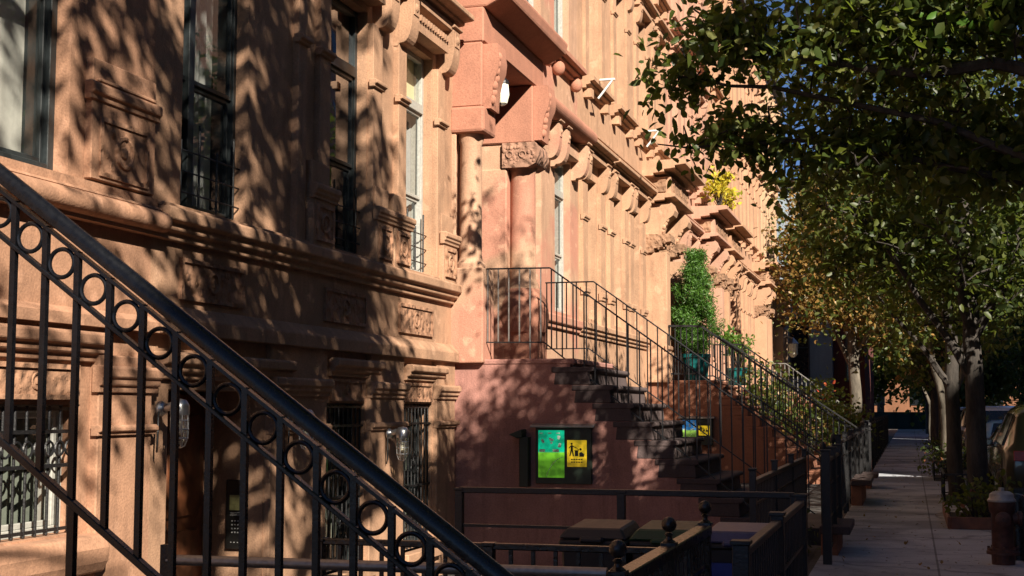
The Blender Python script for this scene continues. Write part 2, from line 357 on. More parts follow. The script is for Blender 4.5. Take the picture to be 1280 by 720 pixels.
def lintel_hood(root, mat, y0, y1, zt, p=.42, brs=(), bw=.2, bh=.6, xf=XF, name='lintel'):
    mb = MB(); band(mb, xf, y0, y1, zt-.2, zt, p, 3); mb.box(xf-.05, xf+p*.55, y0+.06, y1-.06, zt-.3, zt-.195)
    mb.prism([(xf, zt), (xf+p-.02, zt), (xf, zt+.1)], 'y', y0+.01, y1-.01)
    l = mb.build(name, mat, root, bevel=.008)
    for y in brs:
        b = MB(); bracket_mb(b, xf, y, bw, zt-.22-bh, zt-.21, p*.62); b.build('bracket', mat, root, bevel=.006)
    return l
def window(root, y0, y1, z0, z1, frame, xf=XF, depth=.13, meet=None, transom=None, behind=None, gl=None, guard=False, fw=.055, mull=None, bars=0, behind2=None, tbehind=None):
    x = xf-depth; mb = MB(); t = .06
    zt = transom or z1
    for a, b in ((y0, y0+fw), (y1-fw, y1)): mb.box(x-t, x+.01, a, b, z0, z1); mb.box(x-.34, x-t-.001, a+.002, b-.002, z0+.002, z1-.002)
    mb.box(x-t, x+.012, y0+fw, y1-fw, z0, z0+fw); mb.box(x-t, x+.012, y0+fw, y1-fw, z1-fw, z1)
    if transom: mb.box(x-t, x+.03, y0+fw, y1-fw, transom-.05, transom+.07)
    if mull:
        mb.box(x-t, x+.028, mull-.05, mull+.05, z0+fw, zt-.05 if transom else z1-fw)
    # sashes: lower sits behind upper
    lo = meet or z0+fw
    s = .035
    for (za, zb, xo) in (((z0+fw, lo, -.03), (lo, zt-(.05 if transom else fw), -.005)) if meet else ((z0+fw, zt-(.05 if transom else fw), -.01),)):
        mb.box(x-t+xo+.02, x+xo, y0+fw, y0+fw+s, za, zb); mb.box(x-t+xo+.02, x+xo, y1-fw-s, y1-fw, za, zb)
        mb.box(x-t+xo+.02, x+xo, y0+fw+s, y1-fw-s, za, za+s*1.2); mb.box(x-t+xo+.02, x+xo, y0+fw+s, y1-fw-s, zb-s*1.2, zb)
    w = mb.build('window', frame, root, bevel=.005)
    g = MB()
    if meet:
        g.quad((x-.055,y0+fw,z0+fw), (x-.055,y1-fw,z0+fw), (x-.055,y1-fw,lo), (x-.055,y0+fw,lo)); g.quad((x-.03,y0+fw,lo), (x-.03,y1-fw,lo), (x-.03,y1-fw,zt), (x-.03,y0+fw,zt))
    else: g.quad((x-.035,y0+fw,z0+fw), (x-.035,y1-fw,z0+fw), (x-.035,y1-fw,zt), (x-.035,y0+fw,zt))
    if transom: g.quad((x-.03,y0+fw,transom), (x-.03,y1-fw,transom), (x-.03,y1-fw,z1-fw), (x-.03,y0+fw,z1-fw))
    g.build('pane', gl or M['glass'], w, fix=False)
    def hang(nm, mt, a, b, c, d, dx, wav=0):
        h = MB(); n = max(1, int((b-a)/.02)) if wav else 1
        for i in range(n):
            p, q = a+(b-a)*i/n, a+(b-a)*(i+1)/n; e = lambda y: dx-wav*math.sin(y*62)*.5-wav*.4*math.sin(y*23+1)
            h.quad((x-e(p),p,c), (x-e(q),q,c), (x-e(q),q,d), (x-e(p),p,d))
        h.build(nm, mt, w, fix=False, smooth=bool(wav))
    bz = z1
    if tbehind and transom: hang('blind', tbehind, y0, y1, transom, z1, .1); bz = transom
    if behind: hang('curtain', behind, y0+.01, y1-.01 if not behind2 else y0+(y1-y0)*behind2[0], z0, bz, .16, .035)
    if behind2: hang('blind', behind2[1], y0+(y1-y0)*behind2[0]-.05, y1-.01, z0, bz, .215)
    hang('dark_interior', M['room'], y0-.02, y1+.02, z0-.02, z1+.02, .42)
    if guard:
        gd = MB(); xg = x+.06
        for z in (z0+.16, z0+.34, z0+.52): gd.tube([(xg, y0+.01, z), (xg, y1-.01, z)], .008, 6)
        for k in range(4):
            y = y0+.12+(y1-y0-.24)*k/3; gd.tube([(xg, y, z0+.05), (xg, y, z0+(.78 if k % 2 else .6))], .011, 6)
        gd.build('window_guard', M['iron'], w)
    return w
def grille(root, y0, y1, z0, z1, x, n=9, style=0):
    mb = MB()
    for k in range(n):
        y = y0+.03+(y1-y0-.06)*k/(n-1); mb.tube([(x,y,z0), (x,y,z1)], .011, 6)
    for z in (z0+.03, z1-.02): mb.box(x-.008, x+.008, y0, y1, z-.012, z+.012)
    w = mb.build('window_grille', M['iron'], root)
    r = MB()
    if style == 0:
        za, zb = z1-.42, z1-.18
        for z in (za, zb): r.box(x+.004, x+.03, y0-.02, y1+.05, z-.013, z+.013)
        m = max(3, int((y1-y0)/.115))
        for k in range(m):
            y = y0+(y1-y0)*(k+.5)/m; r.ring((x+.016, y, (za+zb)/2), min(.052, (y1-y0)/m*.44), .009, 'x', 14, 5)
    else:
        for z in (z0+.75, z1-.22): r.box(x+.004, x+.026, y0-.02, y1+.04, z-.013, z+.013)
        yc = (y0+y1)/2
        for zc in (z0+1.05, z0+.42):
            for sx in (-1, 1):
                for sz in (-1, 1):
                    pts = []
                    for i in range(14):
                        t = i/13*4.4; rr = .085*(1-i/15); pts.append((x+.02, yc+sx*(.095+rr*math.cos(t+2.6)), zc+sz*(.10+rr*math.sin(t+2.6))))
                    r.tube(pts, .009, 5)
            r.ring((x+.02, yc, zc), .05, .01, 'x', 14, 5)
    r.build('scroll_band', M['iron'], w)
    return w
def carved_panel(root, mat, y0, y1, z0, z1, x, big=False):
    mb = MB(); mb.box(x-.03, x+.008, y0, y1, z0, z1)
    e = .035
    for a, b, c, d in ((y0-e,y1+e,z1,z1+e), (y0-e,y1+e,z0-e,z0), (y0-e,y0,z0,z1), (y1,y1+e,z0,z1)): mb.box(x-.03, x+.026, a, b, c, d)
    yc, zc, w, h = (y0+y1)/2, (z0+z1)/2, (y1-y0)/2, (z1-z0)/2
    m = min(w, h)
    mb.ball((x+.01, yc, zc), m*.28, 10, (.35,1,1)); mb.ring((x+.012, yc, zc), m*.6, m*.11, 'x', 18, 6)
    for k in range(22 if big else 12):
        t = random.random()*6.28; rr = random.uniform(.45, .92)
        mb.ball((x+.006, yc+w*rr*math.cos(t)*.95, zc+h*rr*math.sin(t)*.95), m*random.uniform(.10, .2), 7, (.5,1,1.2))
    return mb.build('carved_panel', mat, root, smooth=True)
def body(root, y0, y1, z1, mat, xf=XF, depth=9., z0=-.5):
    mb = MB(); mb.box(xf-depth, xf-.84, y0+.004, y1-.004, z0, z1-.06); mb.build('party_wall', mat, root)
    r = MB(); r.box(xf-depth-.1, xf-.02, y0+.002, y1-.002, z1-.056, z1+.05); r.build('roof', M['roof'], root)
def pier_cap(mb, xf, y0, y1, z0, z1, p, steps=3): band(mb, xf, y0-.05, y1+.05, z0, z1, p, steps)

# ------------------------------------------------------------------ brownstone with the lace curtain (left of the photograph) and the tan house
PY1, PY2, PY3, PY4, PY5, PY6, PY7, PY8 = 9.57, 17.0, 24.2, 33.7, 41.4, 49.0, 56.5, 64.0
h0 = thing('brownstone_house', 'brown house with a lace-curtained tall window, nearest on the left', 'house', (XF, 2.0, -.5), 'brownstone row houses')
ops = [(7.25,8.42,3.28,6.05), (7.55,8.66,.71,1.63), (4.2,5.3,3.28,6.05), (4.2,5.3,.71,1.63), (4.2,5.3,7.9,10.4), (7.25,8.4,7.9,10.4)]
mb = MB(); wall_sheet(mb, XF, -1.0, PY1, -.5, 14.5, ops); mb.build('wall', M['b0'], h0)
body(h0, -1.0, PY1, 14.5, M['b0'])
mb = MB(); torus_band(mb, XF, -1.0, PY1+.02, 2.97, 3.2, .15); mb.box(XF-.04, XF+.05, -1.0, PY1, 3.2, 3.27); mb.build('stringcourse', M['b0'], h0, smooth=True)
mb = MB(); mb.prism([(XF-.05,2.36), (XF+.10,2.28), (XF+.10,2.2), (XF-.05,2.2)], 'y', -1.0, PY1); mb.build('water_table', M['b0'], h0)
window(h0, 7.25, 8.42, 3.28, 6.05, M['frame_dark'], meet=4.6, behind=M['lace'], behind2=(.60, M['blind_pale']), fw=.075)
window(h0, 4.2, 5.3, 3.28, 6.05, M['frame_dark'], meet=4.6, behind=M['lace'])
for y in (4.2, 7.25): window(h0, y, y+1.1, 7.9, 10.4, M['frame_dark'], meet=9.1, behind=M['curtain_grey'])
for a, b in ((7.55, 8.66), (4.2, 5.3)):
    window(h0, a, b, .71, 1.63, M['frame_grey'], behind=M['curtain_dim'], depth=.15)
    grille(h0, a+.01, b-.01, .72, 1.62, XF-.05, 9)
    mb = MB(); mb.prism([(XF-.1,.42), (XF+.13,.42), (XF+.17,.5), (XF+.18,.6), (XF+.14,.69), (XF-.1,.7)], 'y', a-.2, b+.16); mb.build('window_sill', M['b0'], h0, bevel=.02, seg=2)
    mb = MB(); band(mb, XF, a-.3, b+.18, 1.94, 2.16, .12, 3); mb.build('hood_mould', M['b0'], h0, bevel=.006); carved_panel(h0, M['b1c'], a+.1, b-.1, 1.7, 1.88, XF+.012)
mb = MB(); mb.box(XF-.03, XF+.07, 8.78, 9.52, -.5, 2.0); mb.build('pier', M['b0'], h0, bevel=.01)
mb = MB(); pier_cap(mb, XF+.07, 8.80, 9.52, 1.72, 1.92, .07); pier_cap(mb, XF+.07, 8.80, 9.50, 1.40, 1.48, .05, 2); mb.build('pier_capital', M['b0'], h0, bevel=.005)
# pedestal panel between the two tall windows
mb = MB(); mb.box(XF-.03, XF+.058, 8.62, 9.5, 3.29, 4.2); band(mb, XF+.05, 8.58, 9.54, 3.88, 4.02, .05, 2); mb.box(XF+.045, XF+.09, 8.66, 9.46, 4.02, 4.05); mb.build('pedestal', M['b0'], h0, bevel=.008); carved_panel(h0, M['b1c'], 8.76, 9.36, 3.36, 3.74, XF+.046)
# rounded stone end, left edge of the photograph
mb = MB(); mb.tube([(XF+.02,6.6,1.16), (XF+.35,6.6,1.16)], .01, 6); mb.prism([(XF-.05,1.07), (XF+.2,1.05), (XF+.27,1.1), (XF+.29,1.16), (XF+.26,1.23), (XF+.18,1.26), (XF-.05,1.26)], 'y', 5.4, 7.27); mb.build('stone_ledge', M['b0'], h0, bevel=.03, seg=2)

h1 = thing('brownstone_house', 'tan house with tall bracketed windows behind the near railing, its basement door recessed', 'house', (XF, 13.3, -.5), 'brownstone row houses')
W = [(10.0,11.17,3.27,6.08), (12.9,14.03,3.27,6.08), (15.13,16.22,3.27,6.08)]
BW = [(12.92,14.05,-.1,1.66), (15.14,16.26,-.1,1.66)]
UP = [(10.0,11.17,7.9,10.5), (12.9,14.03,7.9,10.5), (15.13,16.22,7.9,10.5), (10.0,11.17,12.0,14.2), (12.9,14.03,12.0,14.2), (15.13,16.22,12.0,14.2)]
mb = MB(); wall_sheet(mb, XF, PY1, PY2, -.5, 16., W+BW+UP+[(9.88,11.6,-.5,1.76,.66)]); mb.build('wall', M['b1'], h1)
body(h1, PY1, PY2, 16., M['b1'])
mb = MB()
for a, b in ((11.62,12.9), (14.07,15.12), (16.28,PY2)): mb.box(XF-.03, XF+.06, a, b, -.5, 2.30)
mb.prism([(XF-.05,2.44), (XF+.02,2.44), (XF+.12,2.33), (XF+.12,2.2), (XF-.05,2.2)], 'y', PY1, PY2); mb.build('water_table', M['b1'], h1, bevel=.01)
mb = MB(); band(mb, XF, PY1+.02, PY2-.02, 2.97, 3.23, .16, 3); mb.box(XF-.04, XF+.09, PY1+.02, PY2-.02, 3.23, 3.265); mb.build('stringcourse', M['b1'], h1, bevel=.006)
for (a, b) in ((12.95,14.0), (15.1,16.2), (10.05,11.1)): carved_panel(h1, M['b1c'], a, b, 2.54, 2.82, XF+.004, True)
window(h1, *W[0], M['frame_dark'], meet=4.42, behind=M['curtain_grey'], guard=True, mull=10.33, behind2=(.75, M['blind_pale']))
window(h1, *W[1], M['frame_dark'], meet=4.28, transom=5.36, guard=True, gl=M['glass_dark'], fw=.07)
window(h1, *W[2], M['frame_grey'], meet=4.25, transom=5.40, guard=True, behind=M['curtain_grey'], tbehind=M['blind_cream'], fw=.065)
for o in UP: window(h1, *o, M['frame_dark'], meet=(o[2]+o[3])/2, behind=M['curtain_grey'])
for (a, b, _, _) in BW:
    window(h1, a, b, -.1, 1.66, M['frame_dark'], behind=M['curtain_dim'], depth=.16, meet=.8); grille(h1, a+.01, b-.01, -.08, 1.64, XF-.04, 10, 1)
    mb = MB(); band(mb, XF, a+.12, b+.30, 1.94, 2.13, .13, 3); mb.build('hood_mould', M['b1'], h1, bevel=.006); carved_panel(h1, M['b1c'], a+.2, b-.08, 1.72, 1.88, XF+.004)
    mb = MB(); mb.box(XF-.1, XF+.14, a-.05, b+.05, -.22, -.1); mb.build('window_sill', M['b1'], h1, bevel=.01)
for a, b in ((11.66,12.86), (14.11,15.08), (16.32,PY2-.02)):
    mb = MB(); pier_cap(mb, XF+.06, a, b, 1.72, 1.90, .08); pier_cap(mb, XF+.06, a, b, 1.36, 1.45, .06, 2); mb.build('pier_capital', M['b1'], h1, bevel=.005)
mb = MB(); pier_cap(mb, XF, 9.7, 12.0, 1.84, 2.06, .13); mb.build('door_lintel', M['b1'], h1, bevel=.006)
# basement door and its intercom in the deep recess
mb = MB(); xd = XF-.60; mb.box(xd-.05, xd, 9.9, 11.58, -.48, 1.74)
for a, b in ((10.05,10.62), (10.86,11.45)):
    for c, d in ((-.3,.5), (.62,1.55)): mb.box(xd-.01, xd+.03, a, b, c, d)
dr = mb.build('door', M['wood'], h1, bevel=.012)
mb = MB(); mb.ball((xd+.06, 10.75, .55), .035, 10); mb.tube([(xd, 10.75, .55), (xd+.06, 10.75, .55)], .012, 8); mb.build('door_knob', M['alu'], dr)
ic = thing('intercom', 'black intercom panel with small screen beside the recessed basement door', 'intercom', (XF-.25, 11.6, .6))
mb = MB(); xa, xb, yi = XF-.36, XF-.16, 11.6; mb.box(xa, xb, yi-.035, yi-.002, .30, .94); mb.build('panel', M['panelblack'], ic, bevel=.006)
mb = MB(); mb.box(xa+.045, xb-.045, yi-.042, yi-.034, .66, .80); mb.build('screen', M['screen'], ic)
mb = MB()
for r in range(4):
    for c in range(3): mb.box(xa+.065+c*.03, xa+.077+c*.03, yi-.041, yi-.034, .45+r*.035, .462+r*.035)
for r in range(3): mb.box(xa+.05, xb-.05, yi-.038, yi-.034, .61+r*.012, .614+r*.012)
for c in range(3): mb.box(xa+.055+c*.035, xa+.065+c*.035, yi-.04, yi-.034, .36, .368)
mb.build('keypad', M['keys'], ic)
# pilasters, pedestals, brackets round the parlour windows
for (a, b) in ((12.1,12.3), (12.62,12.88), (14.05,14.33), (14.85,15.11), (16.24,16.52)):
    mb = MB(); mb.box(XF-.03, XF+.07, a, b, 3.24, 5.96); band(mb, XF+.07, a-.04, b+.02, 5.22, 5.31, .06, 2)
    mb.build('pilaster', M['b1'], h1, bevel=.01)
for (a, b) in ((12.36,12.895), (14.04,14.55), (14.6,15.13), (16.31,16.85)):
    mb = MB(); mb.box(XF-.03, XF+.13, a, b, 3.21, 3.86); band(mb, XF+.13, a-.03, b+.03, 3.70, 3.86, .06, 3); mb.box(XF-.03, XF+.09, a+.05, b-.05, 3.84, 4.1); mb.build('pedestal', M['b1'], h1, bevel=.008)
    if b-a > .4: carved_panel(h1, M['b1c'], a+.1, b-.1, 3.32, 3.62, XF+.132)
for w in W: lintel_hood(h1, M['b1'], w[0]-.42, w[1]+.52, 6.78, .40, (w[0]-.16, w[1]+.28), .26, .66)
for w in W:
    mb = MB(); mb.box(XF-.02, XF+.2, w[0]+.02, w[1]+.05, 6.16, 6.36)
    for k in range(12): mb.box(XF+.19, XF+.23, w[0]+.05+k*.09, w[0]+.1+k*.09, 6.29, 6.36)
    mb.build('dentil_band', M['b1'], h1)
for o in UP:
    mb = MB(); band(mb, XF, o[0]-.25, o[1]+.25, o[2]-.2, o[2]-.02, .2, 3); mb.build('window_sill', M['b1'], h1)
    lintel_hood(h1, M['b1'], o[0]-.35, o[1]+.35, o[3]+.4, .3, (o[0]-.12, o[1]+.12), .16, .4)
mb = MB(); band(mb, XF, PY1, PY2, 15.2, 16., .6, 4); mb.build('cornice', M['b1'], h1)

# ------------------------------------------------------------------ pink house with the columned porch
h2 = thing('brownstone_house', 'pink house with a columned porch and a stoop, next to the tan house', 'house', (XF, 20.6, -.5), 'brownstone row houses')
W2 = [(20.5,21.62,3.27,6.0), (22.5,23.62,3.27,6.0)]
U2 = [(17.9,19.0,7.85,10.5), (20.5,21.6,7.85,10.5), (22.5,23.6,7.85,10.5), (17.9,19.0,12.0,14.2), (20.5,21.6,12.0,14.2), (22.5,23.6,12.0,14.2)]
mb = MB(); wall_sheet(mb, XF, PY2, PY3, -.5, 16., W2+U2+[(17.5,19.6,2.2,6.5,.8), (20.6,21.6,-.1,1.6), (22.4,23.4,-.1,1.6)]); mb.build('wall', M['b2'], h2)
body(h2, PY2, PY3, 16., M['b2'])
for o in W2: window(h2, *o, M['frame_grey'], meet=4.3, transom=5.4, behind=M['curtain_grey'], fw=.07)
for o in U2: window(h2, *o, M['frame_grey'], meet=(o[2]+o[3])/2, behind=M['curtain_grey'])
for a in (20.6, 22.4): window(h2, a, a+1, -.1, 1.6, M['frame_grey'], behind=M['curtain_grey']); grille(h2, a+.01, a+.99, -.09, 1.59, XF-.04, 8, 1)
mb = MB(); band(mb, XF, 20.15, PY3-.01, 2.97, 3.2, .1, 2); mb.build('stringcourse', M['b2'], h2, bevel=.008)
# porch: near pier block over a round column, far pier with carved capital
XP = XF+.42
mb = MB(); mb.box(XF-.03, XP, PY2+.01, 17.5, 5.62, 6.5); mb.build('porch_block', M['b2red'], h2, bevel=.02)
mb = MB(); mb.box(XF-.03, XP+.04, PY2-.03, 17.53, 5.27, 5.625); mb.build('column_capital', M['b2red'], h2, bevel=.04, seg=2)
mb = MB(); mb.lathe([(.20,2.95+.5), (.2,3.52), (.165,3.56), (.15,3.62), (.148,4.5), (.142,5.12), (.17,5.2), (.18,5.28)], (XF+.2, 17.22, 0), 24); mb.build('porch_column', M['b2'], h2, smooth=True)
mb = MB(); mb.box(XF-.03, XF+.06, PY2+.005, 17.04, 3.2, 5.27); mb.box(XF-.03, XP+.02, PY2+.0, 17.5, 2.2, 3.46); mb.build('column_pedestal', M['b2'], h2, bevel=.025, seg=2)
def scroll_bracket(root, mat, xf, y0, y1, z0, z1, d):
    mb = MB(); h = z1-z0
    pts = [(-.03,z1), (d,z1), (d*1.05,z1-.12*h), (d*1.12,z1-.25*h), (d*1.05,z1-.4*h), (d*.85,z1-.52*h), (d*.7,z1-.68*h), (d*.62,z1-.85*h), (d*.6,z0), (-.03,z0)]
    mold(mb, xf, y0, y1, pts)
    for k in range(7): mb.ball((xf+d*(.98-.06*k), y0+.04+random.random()*.05, z1-h*(.2+.11*k)), .055, 8, (1,.8,1.2))
    return mb.build('scroll_bracket', mat, root, smooth=True, ang=30)
scroll_bracket(h2, M['b2red'], XP-.03, 17.08, 17.46, 5.6, 6.48, .22)
mb = MB(); mb.box(XF-.70, XP, 19.56, 20.1, 5.615, 6.498); mb.build('porch_block', M['b2red'], h2, bevel=.02)
scroll_bracket(h2, M['b2red'], XP-.03, 19.64, 20.06, 5.66, 6.5, .24)
mb = MB(); x0, x1 = XF-.06, XP+.03
mb.prism([(x0,5.24), (x1-.1,5.24), (x1+.02,5.3), (x1+.07,5.42), (x1+.05,5.54), (x1+.0,5.62), (x0,5.62)], 'y', 19.54, 20.16)
for k in range(34): mb.ball((random.uniform(x0+.03, x1), 19.545, random.uniform(5.3, 5.56)), random.uniform(.018, .04), 8, (1,.6,1))
for k in range(2): mb.ring((x0+.12+k*.2, 19.535, 5.44), .05, .016, 'y', 14, 6)
mb.build('column_capital', M['b2c'], h2, smooth=True, ang=50)
mb = MB(); mb.lathe([(.26,3.4), (.23,3.5), (.2,3.56), (.19,5.18), (.22,5.25)], (XP-.24, 19.86, 0), 24); mb.build('porch_column', M['b2'], h2, smooth=True)
mb = MB(); mb.box(XF-.70, XF+.002, 19.57, 19.98, 2.21, 5.235); mb.build('porch_jamb', M['b2'], h2, bevel=.02)
mb = MB(); mb.box(XF-.03, XP+.06, 19.56, 20.14, 2.2, 2.75); mb.lathe([(.36,2.75), (.4,2.95), (.38,3.2), (.3,3.35), (.27,3.41)], (XP-.24, 19.86, 0), 20); mb.build('column_pedestal', M['b2red'], h2, smooth=True, ang=35)
mb = MB(); mb.box(XF-.03, XP+.02, PY2+.01, 20.12, 6.5, 6.98); mb.build('porch_beam', M['b2red'], h2, bevel=.02)
mb = MB(); x = XF; mb.prism([(x-.03,6.98), (x+.48,6.98), (x+.76,7.12), (x+.80,7.28), (x+.74,7.34), (x-.03,7.5)], 'y', PY2+.02, 20.3); mb.build('porch_roof', M['b2red'], h2, bevel=.03, seg=2)
mb = MB(); mb.box(XF-.80, XF-.72, 17.48, 19.62, 2.2, 6.5); xd = XF-.72
for a, b in ((17.75,18.35), (18.6,19.3)):
    for c, d in ((2.4,3.4), (3.6,4.9), (5.2,6.2)): mb.box(xd-.02, xd+.03, a, b, c, d)
mb.build('door', M['wood_dark'], h2, bevel=.01)
# worn pink hood over the two tall windows
mb = MB(); x = XF; mb.prism([(x-.03,6.42), (x+.30,6.38), (x+.42,6.48), (x+.43,6.58), (x+.3,6.72), (x-.03,6.95)], 'y', 20.32, PY3-.12); mb.build('lintel', M['b2red'], h2, bevel=.05, seg=3)
for y in (20.55, 21.75, 22.3, 23.8):
    mb = MB(); bracket_mb(mb, XF, y, .2, 5.72, 6.42, .32); mb.build('bracket', M['b2'], h2, bevel=.02)
mb = MB(); mb.box(XF-.02, XF+.15, 20.3, PY3-.3, 6.05, 6.3); mb.build('frieze', M['b2'], h2, bevel=.02)
for o in U2[:3]:
    mb = MB(); band(mb, XF, o[0]-.3, o[1]+.3, 7.55, 7.8, .26, 3); mb.build('window_sill', M['b2red'], h2, bevel=.03, seg=2)
    for y in (o[0]-.1, o[1]+.1): mb = MB(); mb.ball((XF+.1, y, 7.47), .12, 10, (1,.9,1.1)); mb.build('sill_knob', M['b2red'], h2, smooth=True)
    lintel_hood(h2, M['b2'], o[0]-.4, o[1]+.4, 11.0, .4, (o[0]-.12, o[1]+.12), .2, .5)
mb = MB(); band(mb, XF, PY2, PY3, 15.2, 16., .6, 4); mb.build('cornice', M['b2'], h2)

# ------------------------------------------------------------------ the rest of the row
def row_house(label, y0, y1, mat, cmat, px, wins, frame, uwins=None, portal=True, mansard=False, behind=None, tall=16., stripw=0):
    h = thing('brownstone_house', label, 'house', (XF, (y0+y1)/2, -.5), 'brownstone row houses')
    uw = uwins or wins
    behind = behind or M['curtain_grey']
    ops = [(a, b, 3.3, 6.0) for a, b in wins] + [(a, b, z, z+2.7) for a, b in uw for z in (7.9, 11.8)]
    ops += [(a, b, -.1, 1.6) for a, b in wins]
    if portal: ops.append((px[0]+.55, px[1]-.55, 2.2, 5.6, .7))
    mb = MB(); wall_sheet(mb, XF, y0, y1, -.5, tall, ops, depth=.30); mb.build('wall', mat, h)
    body(h, y0, y1, tall, mat)
    for o in ops[:len(wins)+2*len(uw)]: window(h, *o, frame, meet=(o[2]+o[3])/2-.1, behind=behind, fw=.07, depth=.27)
    for a, b in wins: window(h, a, b, -.1, 1.6, M['frame_grey'], behind=M['curtain_grey'], fw=.07)
    mb = MB()
    lo = [(y0, px[0])] if portal and px[1] > y1-1 else [(y0, y1)]
    for a, b in lo: band(mb, XF, a+.01, b-.01, 2.95, 3.2, .12, 3)
    mb.build('stringcourse', mat, h)
    # continuous parlour cornice on brackets
    for a, b in wins: lintel_hood(h, mat, a-.62, b+.62, 6.62, .34, (a-.32, b+.32), .26, .6)
    mb = MB(); band(mb, XF, wins[0][0]-.7, wins[-1][1]+.7, 6.625, 6.72, .3, 2); mb.build('cornice_shelf', mat, h)
    for a, b in wins:
        for c, d in ((a-.45, a-.06), (b+.06, b+.45)):
            mb = MB(); mb.box(XF-.03, XF+.08, c, d, 3.2, 5.8); band(mb, XF+.08, c-.02, d+.02, 5.1, 5.2, .05, 2); band(mb, XF+.08, c-.03, d+.03, 3.7, 3.85, .05, 2); mb.build('pilaster', mat, h)
    for a, b in uw:
        for z in (7.9, 11.8):
            mb = MB(); band(mb, XF, a-.42, b+.42, z-.26, z-.03, .24, 3)
            for y in (a-.2, b+.2): mb.box(XF-.02, XF+.16, y-.1, y+.1, z-.42, z-.255)
            mb.build('window_sill', mat, h)
            lintel_hood(h, mat, a-.45, b+.45, z+3.1, .30, (a-.22, b+.22), .22, .5)
            mb = MB()
            for c, d in ((a-.34, a-.04), (b+.04, b+.34)): mb.box(XF-.02, XF+.06, c, d, z, z+2.5); band(mb, XF+.06, c-.02, d+.02, z+1.9, z+1.98, .05, 2)
            mb.build('pilaster', mat, h)
    if portal:
        a, b = px; X2 = XF+.55
        for c, d in ((a, a+.55), (b-.55, b)):
            mb = MB(); mb.box(XF-.03, X2-.06, c+.04, d-.04, 2.2, 5.2); mb.box(XF-.03, X2, c, d, 2.2, 2.9); band(mb, X2-.08, c-.0, d+.0, 2.9, 3.05, .06, 2); mb.build('portal_pier', mat, h, bevel=.01)
            mb = MB(); band(mb, XF, c-.03, d+.03, 5.2, 5.62, .6, 3)
            for k in range(14): mb.ball((XF+random.uniform(.04,.5), c-.03, random.uniform(5.28,5.54)), .022, 7, (1,.6,1.2))
            for k in range(16): mb.ball((XF+.57, c+random.uniform(.03,.5), random.uniform(5.28,5.54)), .03, 7, (.6,1,1.2))
            mb.build('portal_capital', cmat, h, smooth=True, ang=50)
            scroll_bracket(h, mat, XF, c+.02, d-.02, 5.62, 6.34, .62)
        mb = MB(); band(mb, XF, a-.15, b+.15, 6.33, 6.55, .72, 3); mb.build('portal_architrave', mat, h, bevel=.008)
        mb = MB(); mb.box(XF-.03, XF+.62, a-.02, b+.02, 6.54, 6.95); mb.build('portal_frieze', mat, h)
        carved_panel(h, cmat, a+.3, b-.3, 6.6, 6.9, XF+.622, True)
        mb = MB(); mb.box(XF+.1, XF+.5, a-.05, a-.018, 6.6, 6.9); mb.build('carved_panel', cmat, h)
        mb = MB(); band(mb, XF, a-.3, b+.3, 6.94, 7.3, 1.0, 4); mb.build('portal_cornice', mat, h, bevel=.008)
        mb = MB(); xd = XF-.6; mb.box(xd-.06, xd, a+.55, b-.55, 2.2, 5.6); mb.box(xd, xd+.03, a+.8, b-.8, 2.5, 5.1); mb.build('door', M['wood_dark'], h, bevel=.01)
    mb = MB(); band(mb, XF, y0+.01, y1-.01, tall-.9, tall-.02, .62, 4); mb.build('cornice', mat if not mansard else M['slate'], h)
    for k in range(int((y1-y0)/.9)): mb = MB(); bracket_mb(mb, XF, y0+.5+k*.9, .16, tall-1.5, tall-.88, .4); mb.build('cornice_bracket', mat, h)
    if mansard:
        mb = MB(); mb.prism([(XF+.1,tall+.05), (XF-.7,tall+2.4), (XF-6,tall+2.5), (XF-6,tall+.05)], 'y', y0+.02, y1-.02); mb.build('mansard_roof', M['slate'], h)
    return h
h3 = row_house('ochre house with three bracketed windows and the evergreen at its portal', PY3, PY4, M['b3'], M['b3c'], (30.9, 33.5), [(24.75,25.75), (27.1,28.1), (29.2,30.1)], M['frame_grey'], [(25.0,26.05), (27.55,28.6), (30.0,31.0), (32.2,33.1)])
h4 = row_house('rose-coloured house with white windows and yellow flowers on its portal', PY4, PY5, M['b4'], M['b3c'], (38.3, 41.1), [(34.6,35.6), (36.8,37.7)], M['frame_white'], [(34.5,35.4), (36.7,37.6), (38.9,39.8)], behind=M['lace'])
h5 = row_house('wheat-coloured house beyond the rose one, half hidden by leaves', PY5, PY6, M['b5'], M['b3c'], (42.0, 44.4), [(45.6,46.6), (47.6,48.4)], M['frame_white'], [(42.4,43.3), (45.2,46.2), (47.6,48.4)], mansard=True)
h6 = row_house('buff house with a pale stoop railing, second from the end of the sunny row', PY6, PY7, M['b6'], M['b3c'], (53.6, 56.0), [(50.0,50.9), (52.0,52.8)], M['frame_grey'], [(50.0,50.9), (52.4,53.3), (54.8,55.7)], mansard=True)
h7 = row_house('pale house at the far end of the sunny row', PY7, PY8, M['b7'], M['b3c'], (61.0, 63.4), [(57.4,58.3), (59.4,60.2)], M['frame_grey'], [(57.4,58.3), (59.8,60.7), (62.2,63.1)], mansard=True)

